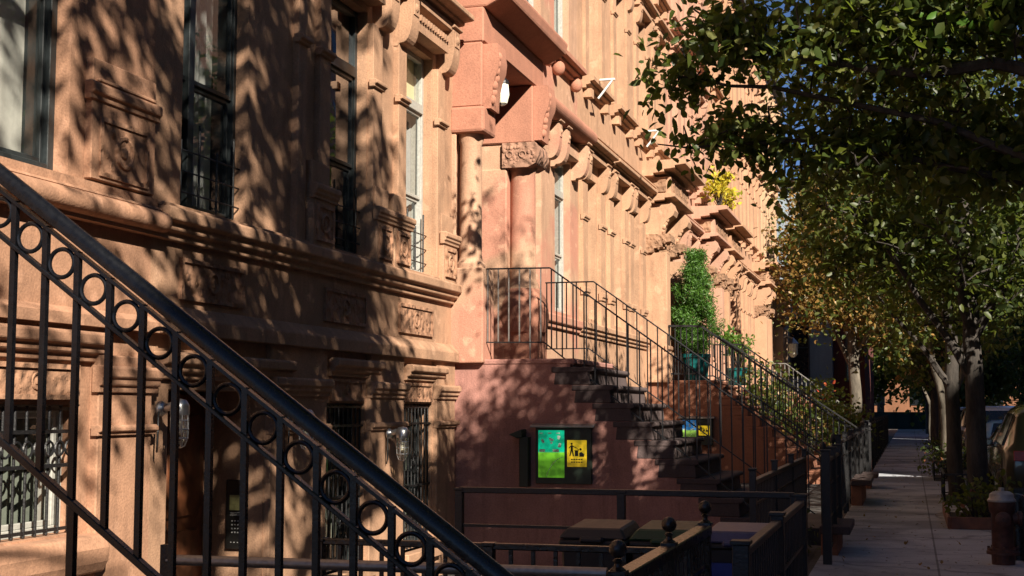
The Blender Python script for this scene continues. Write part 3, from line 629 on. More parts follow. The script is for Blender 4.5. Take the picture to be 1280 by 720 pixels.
# stoops: stone steps belonging to their houses
def stoop(house, y0, y1, wall_mat, tread_mat, x_land=-4.3, top=2.2, n=9, run=.27, x_bot=None):
    mb = MB(); rise = .235; pts = [(XF+.005,-.5), (XF+.005,top-.02), (x_land-.02,top-.02)]; px = x_land-.02
    for i in range(n):
        zt = top-.06-rise*(i+1)+.003; pts += [(px,zt), (x_land+run*(i+1)-.05,zt)]; px = x_land+run*(i+1)-.05
    pts.append((px,-.5)); mb.prism(pts, 'y', y0+.012, y1-.012)
    mb.build('stoop_base', wall_mat, house)
    t = MB(); t.box(XF+.01, x_land+.05, y0+.0, y1+.0, top-.03, top+.05); t.build('stoop_landing', wall_mat, house, bevel=.02)
    for i in range(n):
        xa, xb = x_land+run*i-.02, x_land+run*(i+1); z = top-.06-rise*i
        t = MB(); t.prism([(xa-.25,z-.07), (xb-.03,z-.07), (xb+.012,z-.055), (xb+.02,z-.035), (xb+.012,z-.012), (xb-.012,z), (xa-.25,z)], 'y', y0-.004, y1+.004)
        t.prism([(xa-.22,z-rise+.006), (xb-.02,z-rise+.006), (xb-.035,z-.10), (xb-.035,z-.066), (xa-.2,z-.066)], 'y', y0+.006, y1-.006)
        t.build('stoop_step', tread_mat, house, bevel=.012, seg=2)
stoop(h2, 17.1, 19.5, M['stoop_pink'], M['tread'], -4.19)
mb = MB(); mb.prism([(XF+.02,1.86), (-4.75,1.86), (-4.72,1.88), (-4.75,1.9), (XF+.02,1.9)], 'y', 17.14, 17.2); mb.build('stoop_ledge', M['stoop_pink'], h2)
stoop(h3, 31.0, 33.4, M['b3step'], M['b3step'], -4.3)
stoop(h4, 38.4, 41.0, M['b4'], M['b3step'], -4.3)
stoop(h5, 42.1, 44.3, M['b5'], M['b3step'], -4.3)
stoop(h6, 53.7, 55.9, M['b6'], M['b3step'], -4.3)
stoop(h7, 61.1, 63.3, M['b7'], M['b3step'], -4.3)
# ------------------------------------------------------------------ railings
def lerp(a, b, t): return a+(b-a)*t
def poly_z(pts, x):
    for (xa, za), (xb, zb) in zip(pts, pts[1:]):
        if min(xa, xb)-1e-6 <= x <= max(xa, xb)+1e-6: return lerp(za, zb, (x-xa)/(xb-xa))
    return None
def stair_rail(label, y, top, bot, mat, step=.13, hr=.022, br=.009, newel=None, group='iron stoop railings', flat=True, posts=()):
    """top/bot: lists of (x,z) running outward from the house"""
    t = thing('stoop_railing', label, 'railing', (top[-1][0], y, 0.0), group)
    mb = MB()
    for (xa, za), (xb, zb) in zip(top, top[1:]): mb.bar((xa,y,za), (xb,y,zb), hr*2, hr*1.2)
    mb.build('handrail', mat, t, bevel=.004)
    mb = MB()
    for (xa, za), (xb, zb) in zip(bot, bot[1:]): mb.bar((xa,y,za), (xb,y,zb), hr*1.5, hr)
    mb.build('bottom_rail', mat, t)
    x = top[0][0]+.02; k = 0
    while x < min(top[-1][0], bot[-1][0])-.02 and k < 99:
        zt, zb = poly_z(top, x), poly_z(bot, x)
        if zt and zb:
            drop = .32 if k % 6 == 4 else 0
            mb = MB(); mb.box(x-br, x+br, y-br, y+br, zb-drop, zt-.008); mb.build('baluster', mat, t)
        x += step; k += 1
    if newel:
        x, za, zb, w = newel
        mb = MB(); mb.box(x-w/2, x+w/2, y-w/2, y+w/2, za, zb); mb.lathe([(w*.75,0), (w*.75,.02), (w*.3,.04), (w*.3,.06), (w*.55,.09), (w*.62,.13), (w*.5,.17), (w*.2,.2)], (x, y, zb), 12); mb.build('newel_post', mat, t, bevel=.004)
    return t
# the black gloss railing nearest the camera, with rings under its handrail
YR = 4.30; SL = -.7268
def hz(x): return 2.47+SL*(x+3.25)
nr = thing('stoop_railing', 'thick glossy black railing with a row of rings, sweeping down across the foreground', 'railing', (-1.0, YR, 0))
mb = MB(); dirv = Vector((1,0,SL)).normalized(); perp = Vector((-SL,0,1)).normalized()
prof = [(-.040,-.036), (-.043,-.012), (-.040,.012), (-.028,.032), (-.010,.041), (.010,.041), (.028,.032), (.040,.012), (.043,-.012), (.040,-.036), (.022,-.044), (-.022,-.044)]
P0, P1 = Vector((-5.0, YR, hz(-5.0))), Vector((-1.02, YR, hz(-1.02)))
prof = [(a*.72, b*.68+.008) for a, b in prof]
n = len(prof); vs = [P + Vector((0,a,0)) + perp*b for P in (P0, P1) for a, b in prof]
mb.add(vs, [(i, (i+1) % n, n+(i+1) % n, n+i) for i in range(n)]+[tuple(range(n)), tuple(range(n, 2*n))])
mb.build('handrail', M['black'], nr, smooth=True, ang=50)
mb = MB(); mb.bar((-5, YR, hz(-5)-.052), (-1.02, YR, hz(-1.02)-.052), .032, .012); mb.build('channel_bar', M['black'], nr)
mb = MB(); mb.bar((-5, YR, hz(-5)-.218), (-1.02, YR, hz(-1.02)-.218), .034, .016); mb.build('ring_bar', M['black'], nr, bevel=.003)
mb = MB(); mb.bar((-5, YR, hz(-5)-.955), (-1.02, YR, hz(-1.02)-.955), .036, .026); mb.build('bottom_rail', M['black'], nr, bevel=.003)
x = -3.18-.137*9; k = 0
while x < -1.05:
    mb = MB(); mb.box(x-.011, x+.011, YR-.011, YR+.011, hz(x)-.95, hz(x)-.048); mb.build('baluster', M['black'], nr)
    xm = x+.0685
    if xm < -1.08:
        mb = MB(); mb.ring((xm, YR, hz(xm)-.138), .052, .0085, 'y', 28, 8)
        mb.build('ring', M['black'], nr, smooth=True)
    x += .137; k += 1
for x in (-2.90, -1.85, -4.0):
    mb = MB(); mb.box(x-.014, x+.014, YR-.014, YR+.014, -.45, hz(x)-.95); mb.build('support_post', M['black'], nr)
mb = MB(); mb.box(-1.05, -.97, YR-.04, YR+.04, -.05, hz(-1.02)+.03); mb.ball((-1.01, YR, hz(-1.02)+.09), .06, 14); mb.build('newel_post', M['black'], nr, bevel=.004)

A = stair_rail('black railing with pale balusters at its landing, near side of the pink house stoop', 17.16, [(-5.36,3.45), (-4.49,3.44), (-1.06,.95)], [(-5.36,2.475), (-4.57,2.465), (-1.6,.13)], M['iron'], .145, .016, .008, (-1.04,-.05,1.0,.07))
for o in [c for c in COL.objects if c.parent == A and c.name.startswith('baluster')][:6]: o.data.materials[0] = M['alu']
stair_rail('thin black railing on the far side of the pink house stoop', 19.42, [(-5.15,3.46), (-4.42,3.46), (-1.06,1.02)], [(-5.15,2.48), (-4.5,2.48), (-1.3,.15)], M['iron'], .15, .016, .008, (-1.04,-.05,1.06,.06))
stair_rail('heavy black railing on the near side of the ochre house stoop', 31.05, [(-5.3,3.5), (-4.55,3.48), (-1.0,.98)], [(-5.3,2.4), (-4.6,2.4), (-1.2,.12)], M['iron'], .13, .04, .012, (-.98,-.05,1.15,.16))
stair_rail('black railing on the far side of the ochre house stoop', 33.35, [(-5.3,3.4), (-4.5,3.4), (-1.0,1.0)], [(-5.3,2.4), (-4.6,2.4), (-1.2,.12)], M['iron'], .13, .03, .012, (-.98,-.05,1.1,.14))
stair_rail('black railing at the rose-coloured house stoop', 38.45, [(-5.3,3.4), (-4.5,3.4), (-1.1,1.0)], [(-5.3,2.4), (-4.6,2.4), (-1.3,.12)], M['iron'], .16, .03, .014, (-1.05,-.05,1.2,.16))
stair_rail('pale grey railing at the buff house stoop', 53.75, [(-5.3,3.35), (-4.6,3.35), (-1.6,1.1)], [(-5.3,2.45), (-4.7,2.4), (-1.7,.2)], M['alu'], .16, .035, .016, None)

# ------------------------------------------------------------------ yard fences
def fence(label, p, q, h, mat, step=.1, posts=2, balls=False, cat='fence', name='yard_fence', top=.03, mids=(), z0=-.03, pick=.009, pw=.055, ph=None, group='iron yard fences', merged=False):
    p, q = Vector((*p, 0)), Vector((*q, 0)); L = (q-p).length; d = (q-p)/L
    t = thing(name, label, cat, ((p.x+q.x)/2, (p.y+q.y)/2, 0), group)
    at = lambda s, z: (p.x+d.x*s, p.y+d.y*s, z)
    mb = MB(); mb.bar(at(0,h), at(L,h), top*2, top*1.4); mb.build('top_rail', mat, t, bevel=.005)
    for z in mids: mb = MB(); mb.bar(at(0,z), at(L,z), .03, .02); mb.build('rail', mat, t)
    mb = MB(); mb.bar(at(0,.14), at(L,.14), .03, .02); mb.build('bottom_rail', mat, t)
    n = int(L/step); ph = ph or h+.1
    mg = MB()
    for k in range(1, n):
        s = L*k/n; a = at(s, 0)
        b = mg if merged else MB()
        b.box(a[0]-pick, a[0]+pick, a[1]-pick, a[1]+pick, .10, h-.01)
        if not merged: b.build('picket', mat, t)
    if merged and mg.v: mg.build('pickets', mat, t)
    for k in range(posts):
        s = L*k/max(1, posts-1); a = at(s, 0); b = MB()
        b.box(a[0]-pw/2, a[0]+pw/2, a[1]-pw/2, a[1]+pw/2, z0, ph)
        b.box(a[0]-pw*.62, a[0]+pw*.62, a[1]-pw*.62, a[1]+pw*.62, ph, ph+.018)
        if balls:
            b.lathe([(pw*.6,.018), (pw*.3,.03), (pw*.22,.045), (pw*.4,.05), (pw*.22,.06)], (a[0], a[1], ph), 12); b.ball((a[0], a[1], ph+.094), .034, 14)
        b.build('post', mat, t, bevel=.003, smooth=balls, ang=35)
    return t
fence('worn dark fence with three ball-topped posts beside the rubbish bins', (-1.03,4.9), (-1.03,7.08), .98, M['iron2'], .105, 3, True, top=.036, mids=(.80,), ph=1.0)
fence('black picket fence right of the ball-topped one, along the sidewalk', (-.70,5.85), (-.70,9.12), .99, M['iron'], .1, 3, False, top=.026, mids=(.72,), ph=1.03, pw=.07)
fence('long black double rail across the yard in front of the pink stoop', (-3.05,9.14), (-.74,9.14), 1.035, M['iron'], 9, 3, False, mids=(.79,), ph=1.03, top=.028)
fence('dim iron rail behind the ball-topped fence, low beside the bins', (-2.9,6.45), (-1.1,6.45), .93, M['iron2'], .11, 3, False, mids=(.75,), ph=.93, top=.022)
# tubular rail from a post by the near railing to the first ball post
tr = thing('pipe_rail', 'grey metal pipe rail crossing behind the rings of the near railing', 'railing', (-2.0, 4.9, 0))
mb = MB(); mb.tube([(-2.86,4.9,1.0), (-1.07,4.9,1.005)], .021, 12); mb.build('pipe', M['alu'], tr, smooth=True)
mb = MB(); mb.box(-2.885, -2.845, 4.88, 4.92, -.05, 1.06); mb.build('post', M['iron'], tr)
mb = MB(); mb.tube([(-1.85,4.9,-.05), (-1.85,4.9,.985)], .014, 8); mb.build('post', M['iron'], tr)
fence('black gate panel between the two stoop posts of the pink house', (-1.02,17.25), (-1.02,19.35), 1.0, M['iron'], .12, 2, False, 'gate', 'yard_gate', mids=(.8,), group='iron yard gates')
fence('black fence running from the rail to the pink stoop', (-1.25,11.3), (-1.25,16.9), 1.0, M['iron'], .13, 4, False, mids=(.82,))
fence('tall black gate panel standing by the sidewalk, just past the gap in the fence', (-.86,14.6), (-.86,16.9), 1.06, M['iron'], .09, 3, False, 'gate', 'yard_gate', mids=(.8,.45), pw=.09, group='iron yard gates')
fence('black fence in front of the ochre house', (-1.0,20.0), (-1.0,30.8), 1.12, M['iron'], .13, 6, False, mids=(.9,), pw=.08)
fence('black fence in front of the rose house', (-1.05,33.6), (-1.05,38.2), 1.2, M['iron'], .14, 4, False, mids=(1.0,), pw=.1, merged=True)
fence('black fence past the white gate', (-1.05,41.2), (-1.05,53.4), 1.2, M['iron'], .16, 6, False, mids=(1.0,), pw=.1, merged=True)
fence('far black fence before the grey building', (-1.1,56.2), (-1.1,68.0), 1.2, M['iron'], .2, 6, False, mids=(1.0,), pw=.12, merged=True)
g = thing('yard_gate', 'small white tube gate standing at the fence line', 'gate', (-1.0, 36.4, 0))
mb = MB(); mb.tube([(-1.02,35.5,0), (-1.02,35.5,1.05), (-1.02,35.7,1.15), (-1.02,36.2,1.15), (-1.02,36.4,1.05), (-1.02,36.4,0)], .03, 8); mb.tube([(-1.02,35.5,.6), (-1.02,36.4,.6)], .02, 8); mb.build('gate_frame', M['white'], g, smooth=True)
mb = MB(); mb.box(-1.10, -.98, 35.6, 36.4, .0, .3); mb.build('kick_panel', M['orangecone'], g)
for lab, y0, y1, h in (('low stone step beside the gate posts, nearest the camera', 15.4, 16.6, .32), ('flat stone slab bench at the fence', 23.4, 25.6, .42), ('third low stone step along the fence', 28.4, 29.4, .3)):
    s = thing('stone_step', lab, 'step', (-.85, (y0+y1)/2, 0), 'low stone steps by the fences')
    mb = MB(); mb.box(-.98, -.80, y0+.08, y1-.08, -.02, h-.09); mb.build('base', M['b3step'], s, bevel=.01)
    mb = MB(); mb.box(-.99, -.66, y0, y1, h-.088, h); mb.build('slab', M['tread'], s, bevel=.015, seg=2)

# ------------------------------------------------------------------ wall lamps
def jar_lamp(label, y, z, x=XF+.03):
    t = thing('wall_lamp', label, 'lamp', (x, y, z), 'caged wall lamps')
    mb = MB(); mb.lathe([(.06,0), (.062,.02), (.045,.04), (.04,.05)], (x, y, z+.18), 16, 'x'); mb.tube([(x+.03,y,z+.18), (x+.10,y,z+.2), (x+.16,y,z+.19)], [.03,.034,.04], 12)
    mb.lathe([(.001,.26), (.05,.25), (.074,.21), (.078,.15), (.075,.13)], (x+.18, y, z), 18); mb.build('lamp_cap', M['steel'], t, smooth=True, ang=50)
    mb = MB(); mb.lathe([(.058,.135), (.060,.0), (.055,-.05), (.038,-.09), (.012,-.105)], (x+.18, y, z), 18); mb.build('glass_jar', M['jar'], t, smooth=True)
    mb = MB(); mb.lathe([(.012,.13), (.02,.08), (.032,.03), (.026,-.01), (.006,-.025)], (x+.18, y, z), 12); mb.build('bulb', M['bulb'], t, smooth=True)
    mb = MB()
    for k in range(8):
        a = 2*math.pi*k/8; c, s = math.cos(a), math.sin(a)
        mb.tube([(x+.18+r*c, y+r*s, z+zz) for r, zz in ((.07,.14), (.071,0), (.066,-.06), (.045,-.11), (.012,-.125))], .005, 5)
    for zz, r in ((.09,.071), (.02,.072), (-.05,.068)): mb.ring((x+.18, y, z+zz), r, .005, 'z', 20, 5)
    mb.build('cage', M['steel'], t, smooth=True)
    mb = MB(); mb.tube([(x+.02,y-.05,z+.16), (x+.03,y-.07,z+.0), (x+.02,y-.06,z-.12), (x+.0,y-.03,z-.16)], .008, 6); mb.build('cable', M['iron'], t)
jar_lamp('caged jar lamp left of the basement door, behind the near railing', 9.62, 1.42, XF+.08)
jar_lamp('caged jar lamp between the basement door and first barred window', 11.98, 1.34, XF+.08)
jar_lamp('caged jar lamp between the two barred basement windows', 14.55, 1.14, XF+.08)
t = thing('porch_lamp', 'small milk-glass lantern under the pink porch', 'lamp', (-5.28, 17.62, 6.1))
mb = MB(); mb.lathe([(.03,.06), (.085,.0), (.10,-.16), (.07,-.27), (.03,-.3)], (-5.28, 17.62, 6.05), 8); mb.build('lamp_glass', M['lampglass'], t)
mb = MB(); mb.lathe([(.10,-.01), (.09,.03), (.04,.08), (.012,.11)], (-5.28, 17.62, 6.06), 8); mb.tube([(-5.28,17.62,6.15), (-5.3,17.6,6.24), (-5.36,17.5,6.26)], .012, 6); mb.build('lamp_bracket', M['iron'], t)
t = thing('street_lantern', 'pale glass lantern on the corner of the far sunny house', 'lamp', (-4.9, 61.0, 3.9))
mb = MB(); mb.lathe([(.05,.5), (.22,.35), (.2,-.1), (.08,-.25)], (-4.9, 61.0, 4.1), 8); mb.build('lamp_glass', M['lampglass'], t)
mb = MB(); mb.lathe([(.26,.36), (.12,.52), (.03,.62)], (-4.9, 61.0, 4.1), 8); mb.tube([(-4.9,61,4.7), (-5.2,61.1,4.8), (-5.7,61.2,4.6)], .04, 6); mb.build('lamp_bracket', M['steel'], t)

# ------------------------------------------------------------------ notice cabinets on the stoop sides
def cabinet(label, x0, x1, y, z0, z1, top_c, bot_c, em, side=True):
    t = thing('notice_cabinet', label, 'notice case', ((x0+x1)/2, y, z0), 'recycling notice cabinets')
    mb = MB(); mb.box(x0, x1, y-.12, y-.005, z0, z1); mb.build('case', M['green_dark'], t, bevel=.006)
    mb = MB(); mb.prism([(y-.17,z1+.0), (y-.002,z1+.03), (y-.002,z1+.06), (y-.17,z1+.03)], 'x', x0-.06, x1+.05); mb.build('hood', M['alu'], t, bevel=.004)
    w = x1-x0; pz0, pz1 = z0+.08, z1-.035; px0, px1 = x0+.04, x0+w*.52
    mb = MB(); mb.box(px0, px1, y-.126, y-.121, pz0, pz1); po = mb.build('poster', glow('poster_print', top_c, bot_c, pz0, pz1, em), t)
    mb = MB(); yy = y-.130; h = pz1-pz0; pw = px1-px0
    for k in range(3): mb.box(px0+pw*(.04+.33*k), px0+pw*(.18+.33*k), yy, yy+.003, pz1-h*.075, pz1-h*.05)
    for cx, cz, s in ((.18,.76,.07), (.5,.76,.09), (.78,.84,.05), (.82,.68,.05)):
        for k in range(5): mb.ball((px0+pw*(cx+random.uniform(-.6,.6)*s), yy+.003, pz0+h*(cz+random.uniform(-.5,.5)*s*1.4)), .016, 7, (1,.15,1))
    for a, b in ((.04,.26), (.56,.8)): mb.box(px0+pw*a, px0+pw*b, yy, yy+.003, pz0+h*.54, pz0+h*.60)
    pts = [(px0+pw*(.32+.62*(i/10)**1.4), yy+.003, pz0+h*(.02+.42*math.sin(i/10*1.4))) for i in range(11)]
    mb.tube(pts, .004, 5); mb.build('poster_pictures', M['sheetw'], po)
    qx0, qx1, qz0, qz1 = x0+w*.57, x1-.06, z0+.22, z1-.16
    mb = MB(); mb.box(qx0, qx1, y-.127, y-.121, qz0, qz1); ye = mb.build('yellow_notice', M['yellow'], t, bevel=.003)
    k = MB(); yy = y-.131; W, H = qx1-qx0, qz1-qz0
    def q(a, b): return (qx0+W*a, yy, qz0+H*b)
    def blk(a, b, c, d): k.box(qx0+W*a, qx0+W*b, yy, yy+.003, qz0+H*c, qz0+H*d)
    k.ball(q(.24,.86), W*.055, 8, (1,.2,1)); blk(.19,.30,.60,.81)
    k.bar(q(.22,.62), q(.15,.40), .006, W*.06); k.bar(q(.27,.62), q(.33,.40), .006, W*.06); k.bar(q(.28,.78), q(.5,.70), .006, W*.04); k.bar(q(.2,.78), q(.10,.70), .006, W*.04)
    k.bar(q(.53,.69), q(.60,.63), .006, W*.03); blk(.40,.57,.40,.60); blk(.38,.59,.59,.62)
    k.ball(q(.72,.48), W*.10, 8, (1,.12,1)); k.ball(q(.80,.45), W*.08, 8, (1,.12,1)); k.ball(q(.69,.66), W*.06, 8, (1,.2,1)); blk(.63,.86,.38,.46)
    for r in range(2): 
        for c in range(5): blk(.2+c*.125, .29+c*.125, .16+r*.1, .20+r*.1)
    k.build('pictogram', M['inkblack'], ye)
    return t
cabinet('dark cabinet with a glowing green poster and yellow litter notice on the pink stoop', -4.66, -3.92, 17.17, .64, 1.36, (.0,.36,.21), (.12,.38,.02), .5)
mb = MB(); mb.prism([(-4.98,1.27), (-4.80,1.34), (-4.80,1.24), (-4.86,1.22)], 'y', 16.9, 17.15); mb.box(-4.86, -4.74, 16.98, 17.15, .6, 1.24)
tag(mb.build('meter_box', M['green_dark'], bevel=.006), 'small dark box with a sloped lid left of the green poster cabinet', 'box')
cabinet('cabinet with a blue and green poster and yellow notice by the ochre house stoop', -5.02, -4.30, 31.0, .78, 1.38, (.03,.20,.55), (.26,.48,.08), .3)

# ------------------------------------------------------------------ bins and the bag
def bin_thing(label, x, y, lid, ztop=.93, w=.38):
    t = thing('rubbish_bin', label, 'bin', (x, y, -.05), 'rubbish bins in the yard')
    mb = MB(); b = .78; mb.add([(x+a*w/2*s, y+c*.24*s, z) for z, s in ((-.03,b), (ztop-.1,1.0)) for a, c in ((-1,-1),(1,-1),(1,1),(-1,1))], [(0,3,2,1),(4,5,6,7),(0,1,5,4),(1,2,6,5),(2,3,7,6),(3,0,4,7)])
    mb.box(x-w/2-.012, x+w/2+.012, y-.255, y+.255, ztop-.12, ztop-.085); mb.build('bin_body', M['bin'], t, bevel=.012)
    mb = MB(); mb.add([(x-w/2-.015,y-.26,ztop-.08), (x+w/2+.015,y-.26,ztop-.08), (x+w/2+.015,y+.26,ztop-.08), (x-w/2-.015,y+.26,ztop-.08), (x-w/2+.03,y-.2,ztop-.02), (x+w/2-.03,y-.2,ztop-.02), (x+w/2-.03,y+.22,ztop), (x-w/2+.03,y+.22,ztop)], [(0,3,2,1),(4,5,6,7),(0,1,5,4),(1,2,6,5),(2,3,7,6),(3,0,4,7)]); mb.box(x-.07, x+.07, y-.29, y-.24, ztop-.1, ztop-.065)
    mb.build('lid', lid, t, bevel=.012)
    mb = MB()
    for s in (-1, 1): mb.lathe([(.09,-.02), (.09,.02)], (x+s*w*.36, y+.22, .04), 14, 'x')
    mb.build('wheels', M['tyre'], t)
    return t
bin_thing('rubbish bin with a dark grey lid behind the iron rail', -1.78, 8.0, M['lid_grey'])
b2 = bin_thing('rubbish bin with a green lid between the grey-lidded and pale-lidded ones', -1.37, 8.02, M['lid_green'])
b3 = bin_thing('recycling bin with a pale blue lid nearest the sidewalk', -.96, 8.0, M['lid_blue'])
mb = MB(); mb.box(-1.13, -.80, 7.735, 7.745, .50, .74); lb = mb.build('label_panel', M['blue'], b3)
cu = bpy.data.curves.new('lettering', 'FONT'); cu.body = 'nyc recycles'; cu.size = .075; cu.extrude = .001; cu.materials.append(M['white'])
o = bpy.data.objects.new('lettering', cu); me = bpy.data.meshes.new_from_object(o); o = bpy.data.objects.new('lettering', me); COL.objects.link(o); o.parent = b3; o.location = (-1.12+.96, 7.731-8.0, .585+.05); o.rotation_euler = (R(90), 0, 0)
mb = MB(); mb.box(-1.47, -1.41, 7.745, 7.755, .62, .70); mb.build('sticker', M['cyan'], b2)
t = thing('plastic_bag', 'clear crumpled bag of rubbish tucked between the fence and the bins', 'bag', (-1.2, 7.55, -.03))
mb = MB(); mb.ball((-1.22,7.45,.34), .24, 18, (.9,.6,1.5)); bg = mb.build('bag_body', M['plastic'], t, smooth=True)
for v in bg.data.vertices: v.co += Vector((rng.normal(0,.014), rng.normal(0,.014), rng.normal(0,.014)))

# white flagpole-style brackets under the upper windows, window unit
for lab, y in (('white metal bracket on the first upper sill of the ochre house', 25.0), ('white metal bracket on the last upper sill of the ochre house', 30.0)):
    x = XF+.28
    t = thing('sill_bracket', lab, 'bracket', (XF+.25, y, 7.7), 'white sill brackets')
    mb = MB(); mb.bar((XF+.25,y,7.86), (XF+.55,y,7.86), .055, .04); mb.build('arm', M['white'], t, bevel=.006)
    mb = MB(); mb.bar((XF+.22,y,7.5), (XF+.5,y,7.84), .045, .04); mb.build('strut', M['white'], t, bevel=.006)
t = thing('air_conditioner', 'white window air conditioner high on the rose-coloured house', 'air conditioner', (XF+.2, 39.3, 11.8))
mb = MB(); mb.box(XF-.1, XF+.5, 38.98, 39.72, 11.86, 12.35); ac = mb.build('cabinet', M['white'], t, bevel=.02)
mb = MB()
for k in range(7): mb.box(XF+.495, XF+.51, 39.03, 39.67, 11.92+k*.055, 11.94+k*.055)
mb.box(XF+.05, XF+.4, 38.965, 38.985, 11.95, 12.25); mb.build('grille', M['lid_grey'], ac)
# ------------------------------------------------------------------ trees and plants
def leaves_mesh(name, cen, size, mat, root=None, up=.35, aspect=.62, fold=.25, jitter=.35):
    """one small folded leaf per row of cen"""
    n = len(cen); P = np.asarray(cen, dtype=np.float64)
    d = rng.normal(size=(n,3)); d[:,2] -= .25; d /= np.linalg.norm(d, axis=1)[:,None]
    nn = rng.normal(size=(n,3)); nn[:,2] += up*3; 
    a = np.cross(d, nn); a /= np.maximum(np.linalg.norm(a, axis=1), 1e-6)[:,None]; u = np.cross(a, d)
    s = (size*(1+rng.uniform(-jitter, jitter, n)))[:,None]; w = s*aspect*.5
    v = np.empty((n,6,3)); dr = u*s*rng.uniform(-.22, .05, n)[:,None]; v[:,0] = P; v[:,1] = P+d*s*.26+a*w*.9+u*w*fold; v[:,2] = P+d*s*.64+a*w*.8+u*w*fold+dr*.5; v[:,3] = P+d*s+dr; v[:,4] = P+d*s*.64-a*w*.8+u*w*fold+dr*.5; v[:,5] = P+d*s*.26-a*w*.9+u*w*fold
    v = v.reshape(-1,3)
    if root: v = v - np.array(ORG[root.name])
    me = bpy.data.meshes.new(name); me.vertices.add(6*n); me.vertices.foreach_set('co', v.ravel())
    f = np.empty((n,2,4), dtype=np.int32); b = np.arange(n)*6
    f[:,0] = np.stack([b, b+1, b+2, b+3], 1); f[:,1] = np.stack([b, b+3, b+4, b+5], 1)
    me.loops.add(8*n); me.loops.foreach_set('vertex_index', f.ravel()); me.polygons.add(2*n)
    me.polygons.foreach_set('loop_start', np.arange(2*n, dtype=np.int32)*4); me.update(calc_edges=True); me.validate()
    me.materials.append(mat); o = bpy.data.objects.new(name, me); COL.objects.link(o)
    if root: o.parent = root
    return o
def blob_points(ells, n, shell=.55):
    """points through ellipsoids (centre, radii, weight), more towards the outside"""
    w = np.array([e[2] if len(e) > 2 else e[1][0]*e[1][1]*e[1][2] for e in ells]); w = w/w.sum(); out = []
    for e, k in zip(ells, rng.multinomial(n, w)):
        d = rng.normal(size=(k,3)); d /= np.linalg.norm(d, axis=1)[:,None]
        r = rng.uniform(0, 1, k)**shell
        out.append(np.array(e[0]) + d*r[:,None]*np.array(e[1])*(1+rng.normal(0,.07,k))[:,None])
    return np.concatenate(out)
def tree(label, x, y, limbs, ells, ncl, per, lsize, lmat, bmat, name='street_tree', spread=.26, group='street trees', twig=.012, extra=None, z0=-.1, maxtwig=2.6):
    """limbs: list of (points, radii); leaf clusters hang on twigs from the nearest limb"""
    t = thing(name, label, 'tree', (x, y, 0), group)
    mb = MB(); sk = []
    for pts, rs in limbs:
        # subdivide with a little wander
        P, Q = [], []
        for (a, b, ra, rb) in zip(pts, pts[1:], rs, rs[1:]):
            k = max(2, int((Vector(b)-Vector(a)).length/.35))
            for i in range(k):
                f = i/k; w = .02 if (P and i) else 0
                P.append(Vector(a).lerp(Vector(b), f)+Vector((random.gauss(0,w), random.gauss(0,w), random.gauss(0,w)))); Q.append(lerp(ra, rb, f))
        P.append(Vector(pts[-1])); Q.append(rs[-1])
        mb.tube(P, Q, 10 if rs[0] > .08 else 6); sk += list(zip(P, Q))
    C = blob_points(ells, ncl)
    S = np.array([tuple(p) for p, _ in sk]); keep = []
    order = np.argsort([np.min(np.linalg.norm(S-c, axis=1)) for c in C])
    allp = [tuple(p) for p, _ in sk if p.z > 1.6]
    for i in order:
        c = C[i]; A = np.array(allp); dd = np.linalg.norm(A-c, axis=1)+np.maximum(0, A[:,2]-c[2])*.8; j = int(np.argmin(dd)); p = A[j]
        if np.linalg.norm(p-c) > maxtwig: continue
        m = (p+c)/2+np.array((0,0,.06))+rng.normal(0,.04,3)
        mb.tube([tuple(p), tuple(m), tuple(c)], [twig*1.3, twig, twig*.5], 4); keep.append(c); allp += [tuple(m), tuple(c)]
    mb.build('trunk', bmat, t, smooth=True)
    K = np.array(keep); L = np.repeat(K, per, axis=0)+rng.normal(0, spread, (len(K)*per, 3))*np.array((1,1,.75))
    leaves_mesh('crown', L, lsize, lmat, t)
    if extra:
        e, m2, cnt = extra
        C2 = K[rng.permutation(len(K))[:cnt]]; leaves_mesh('crown', np.repeat(C2, per, axis=0)+rng.normal(0, spread, (len(C2)*per, 3)), lsize, m2, t)
    return t
# shade trees just behind and beside the photographer: they dapple the tan house
for lab, x, y, e in (('tall green street tree beside the photographer, casting dapples on the tan house', 1.42, 2.2, [((.6,2.5,10.2),(3.0,3.0,3.0),20), ((.9,4.5,11.6),(1.7,1.7,2.2),20), ((.3,6.0,8.6),(1.5,1.9,1.3),14), ((.5,4.6,7.9),(1.6,2.6,.9),10)]), ('tall green street tree farther behind the photographer', 1.42, -6.0, [((.6,-6.2,10.3),(3.0,3.6,3.0))])):
    tree(lab, x, y, [([(x,y,-.1),(x,y,2.5),(x-.1,y+.1,6),(x-.2,y+.2,9),(x-.4,y+.3,12)],[.24,.2,.17,.12,.04]), ([(x,y,4.5),(x-.7,y+1,7),(x-1.4,y+2.2,9.5)],[.12,.08,.03]), ([(x,y,5.0),(x+.6,y-1,8),(x+.9,y-2.2,10.5)],[.12,.08,.03]), ([(x,y,4.8),(x-.6,y+2.5,6.9),(x-.5,y+5.0,7.4),(x-.6,y+7.4,7.0)],[.12,.09,.05,.02])], e, 640 if y > 0 else 80, 20, .15, M['leaf'], M['bark_dark'], spread=.17, maxtwig=3.6)
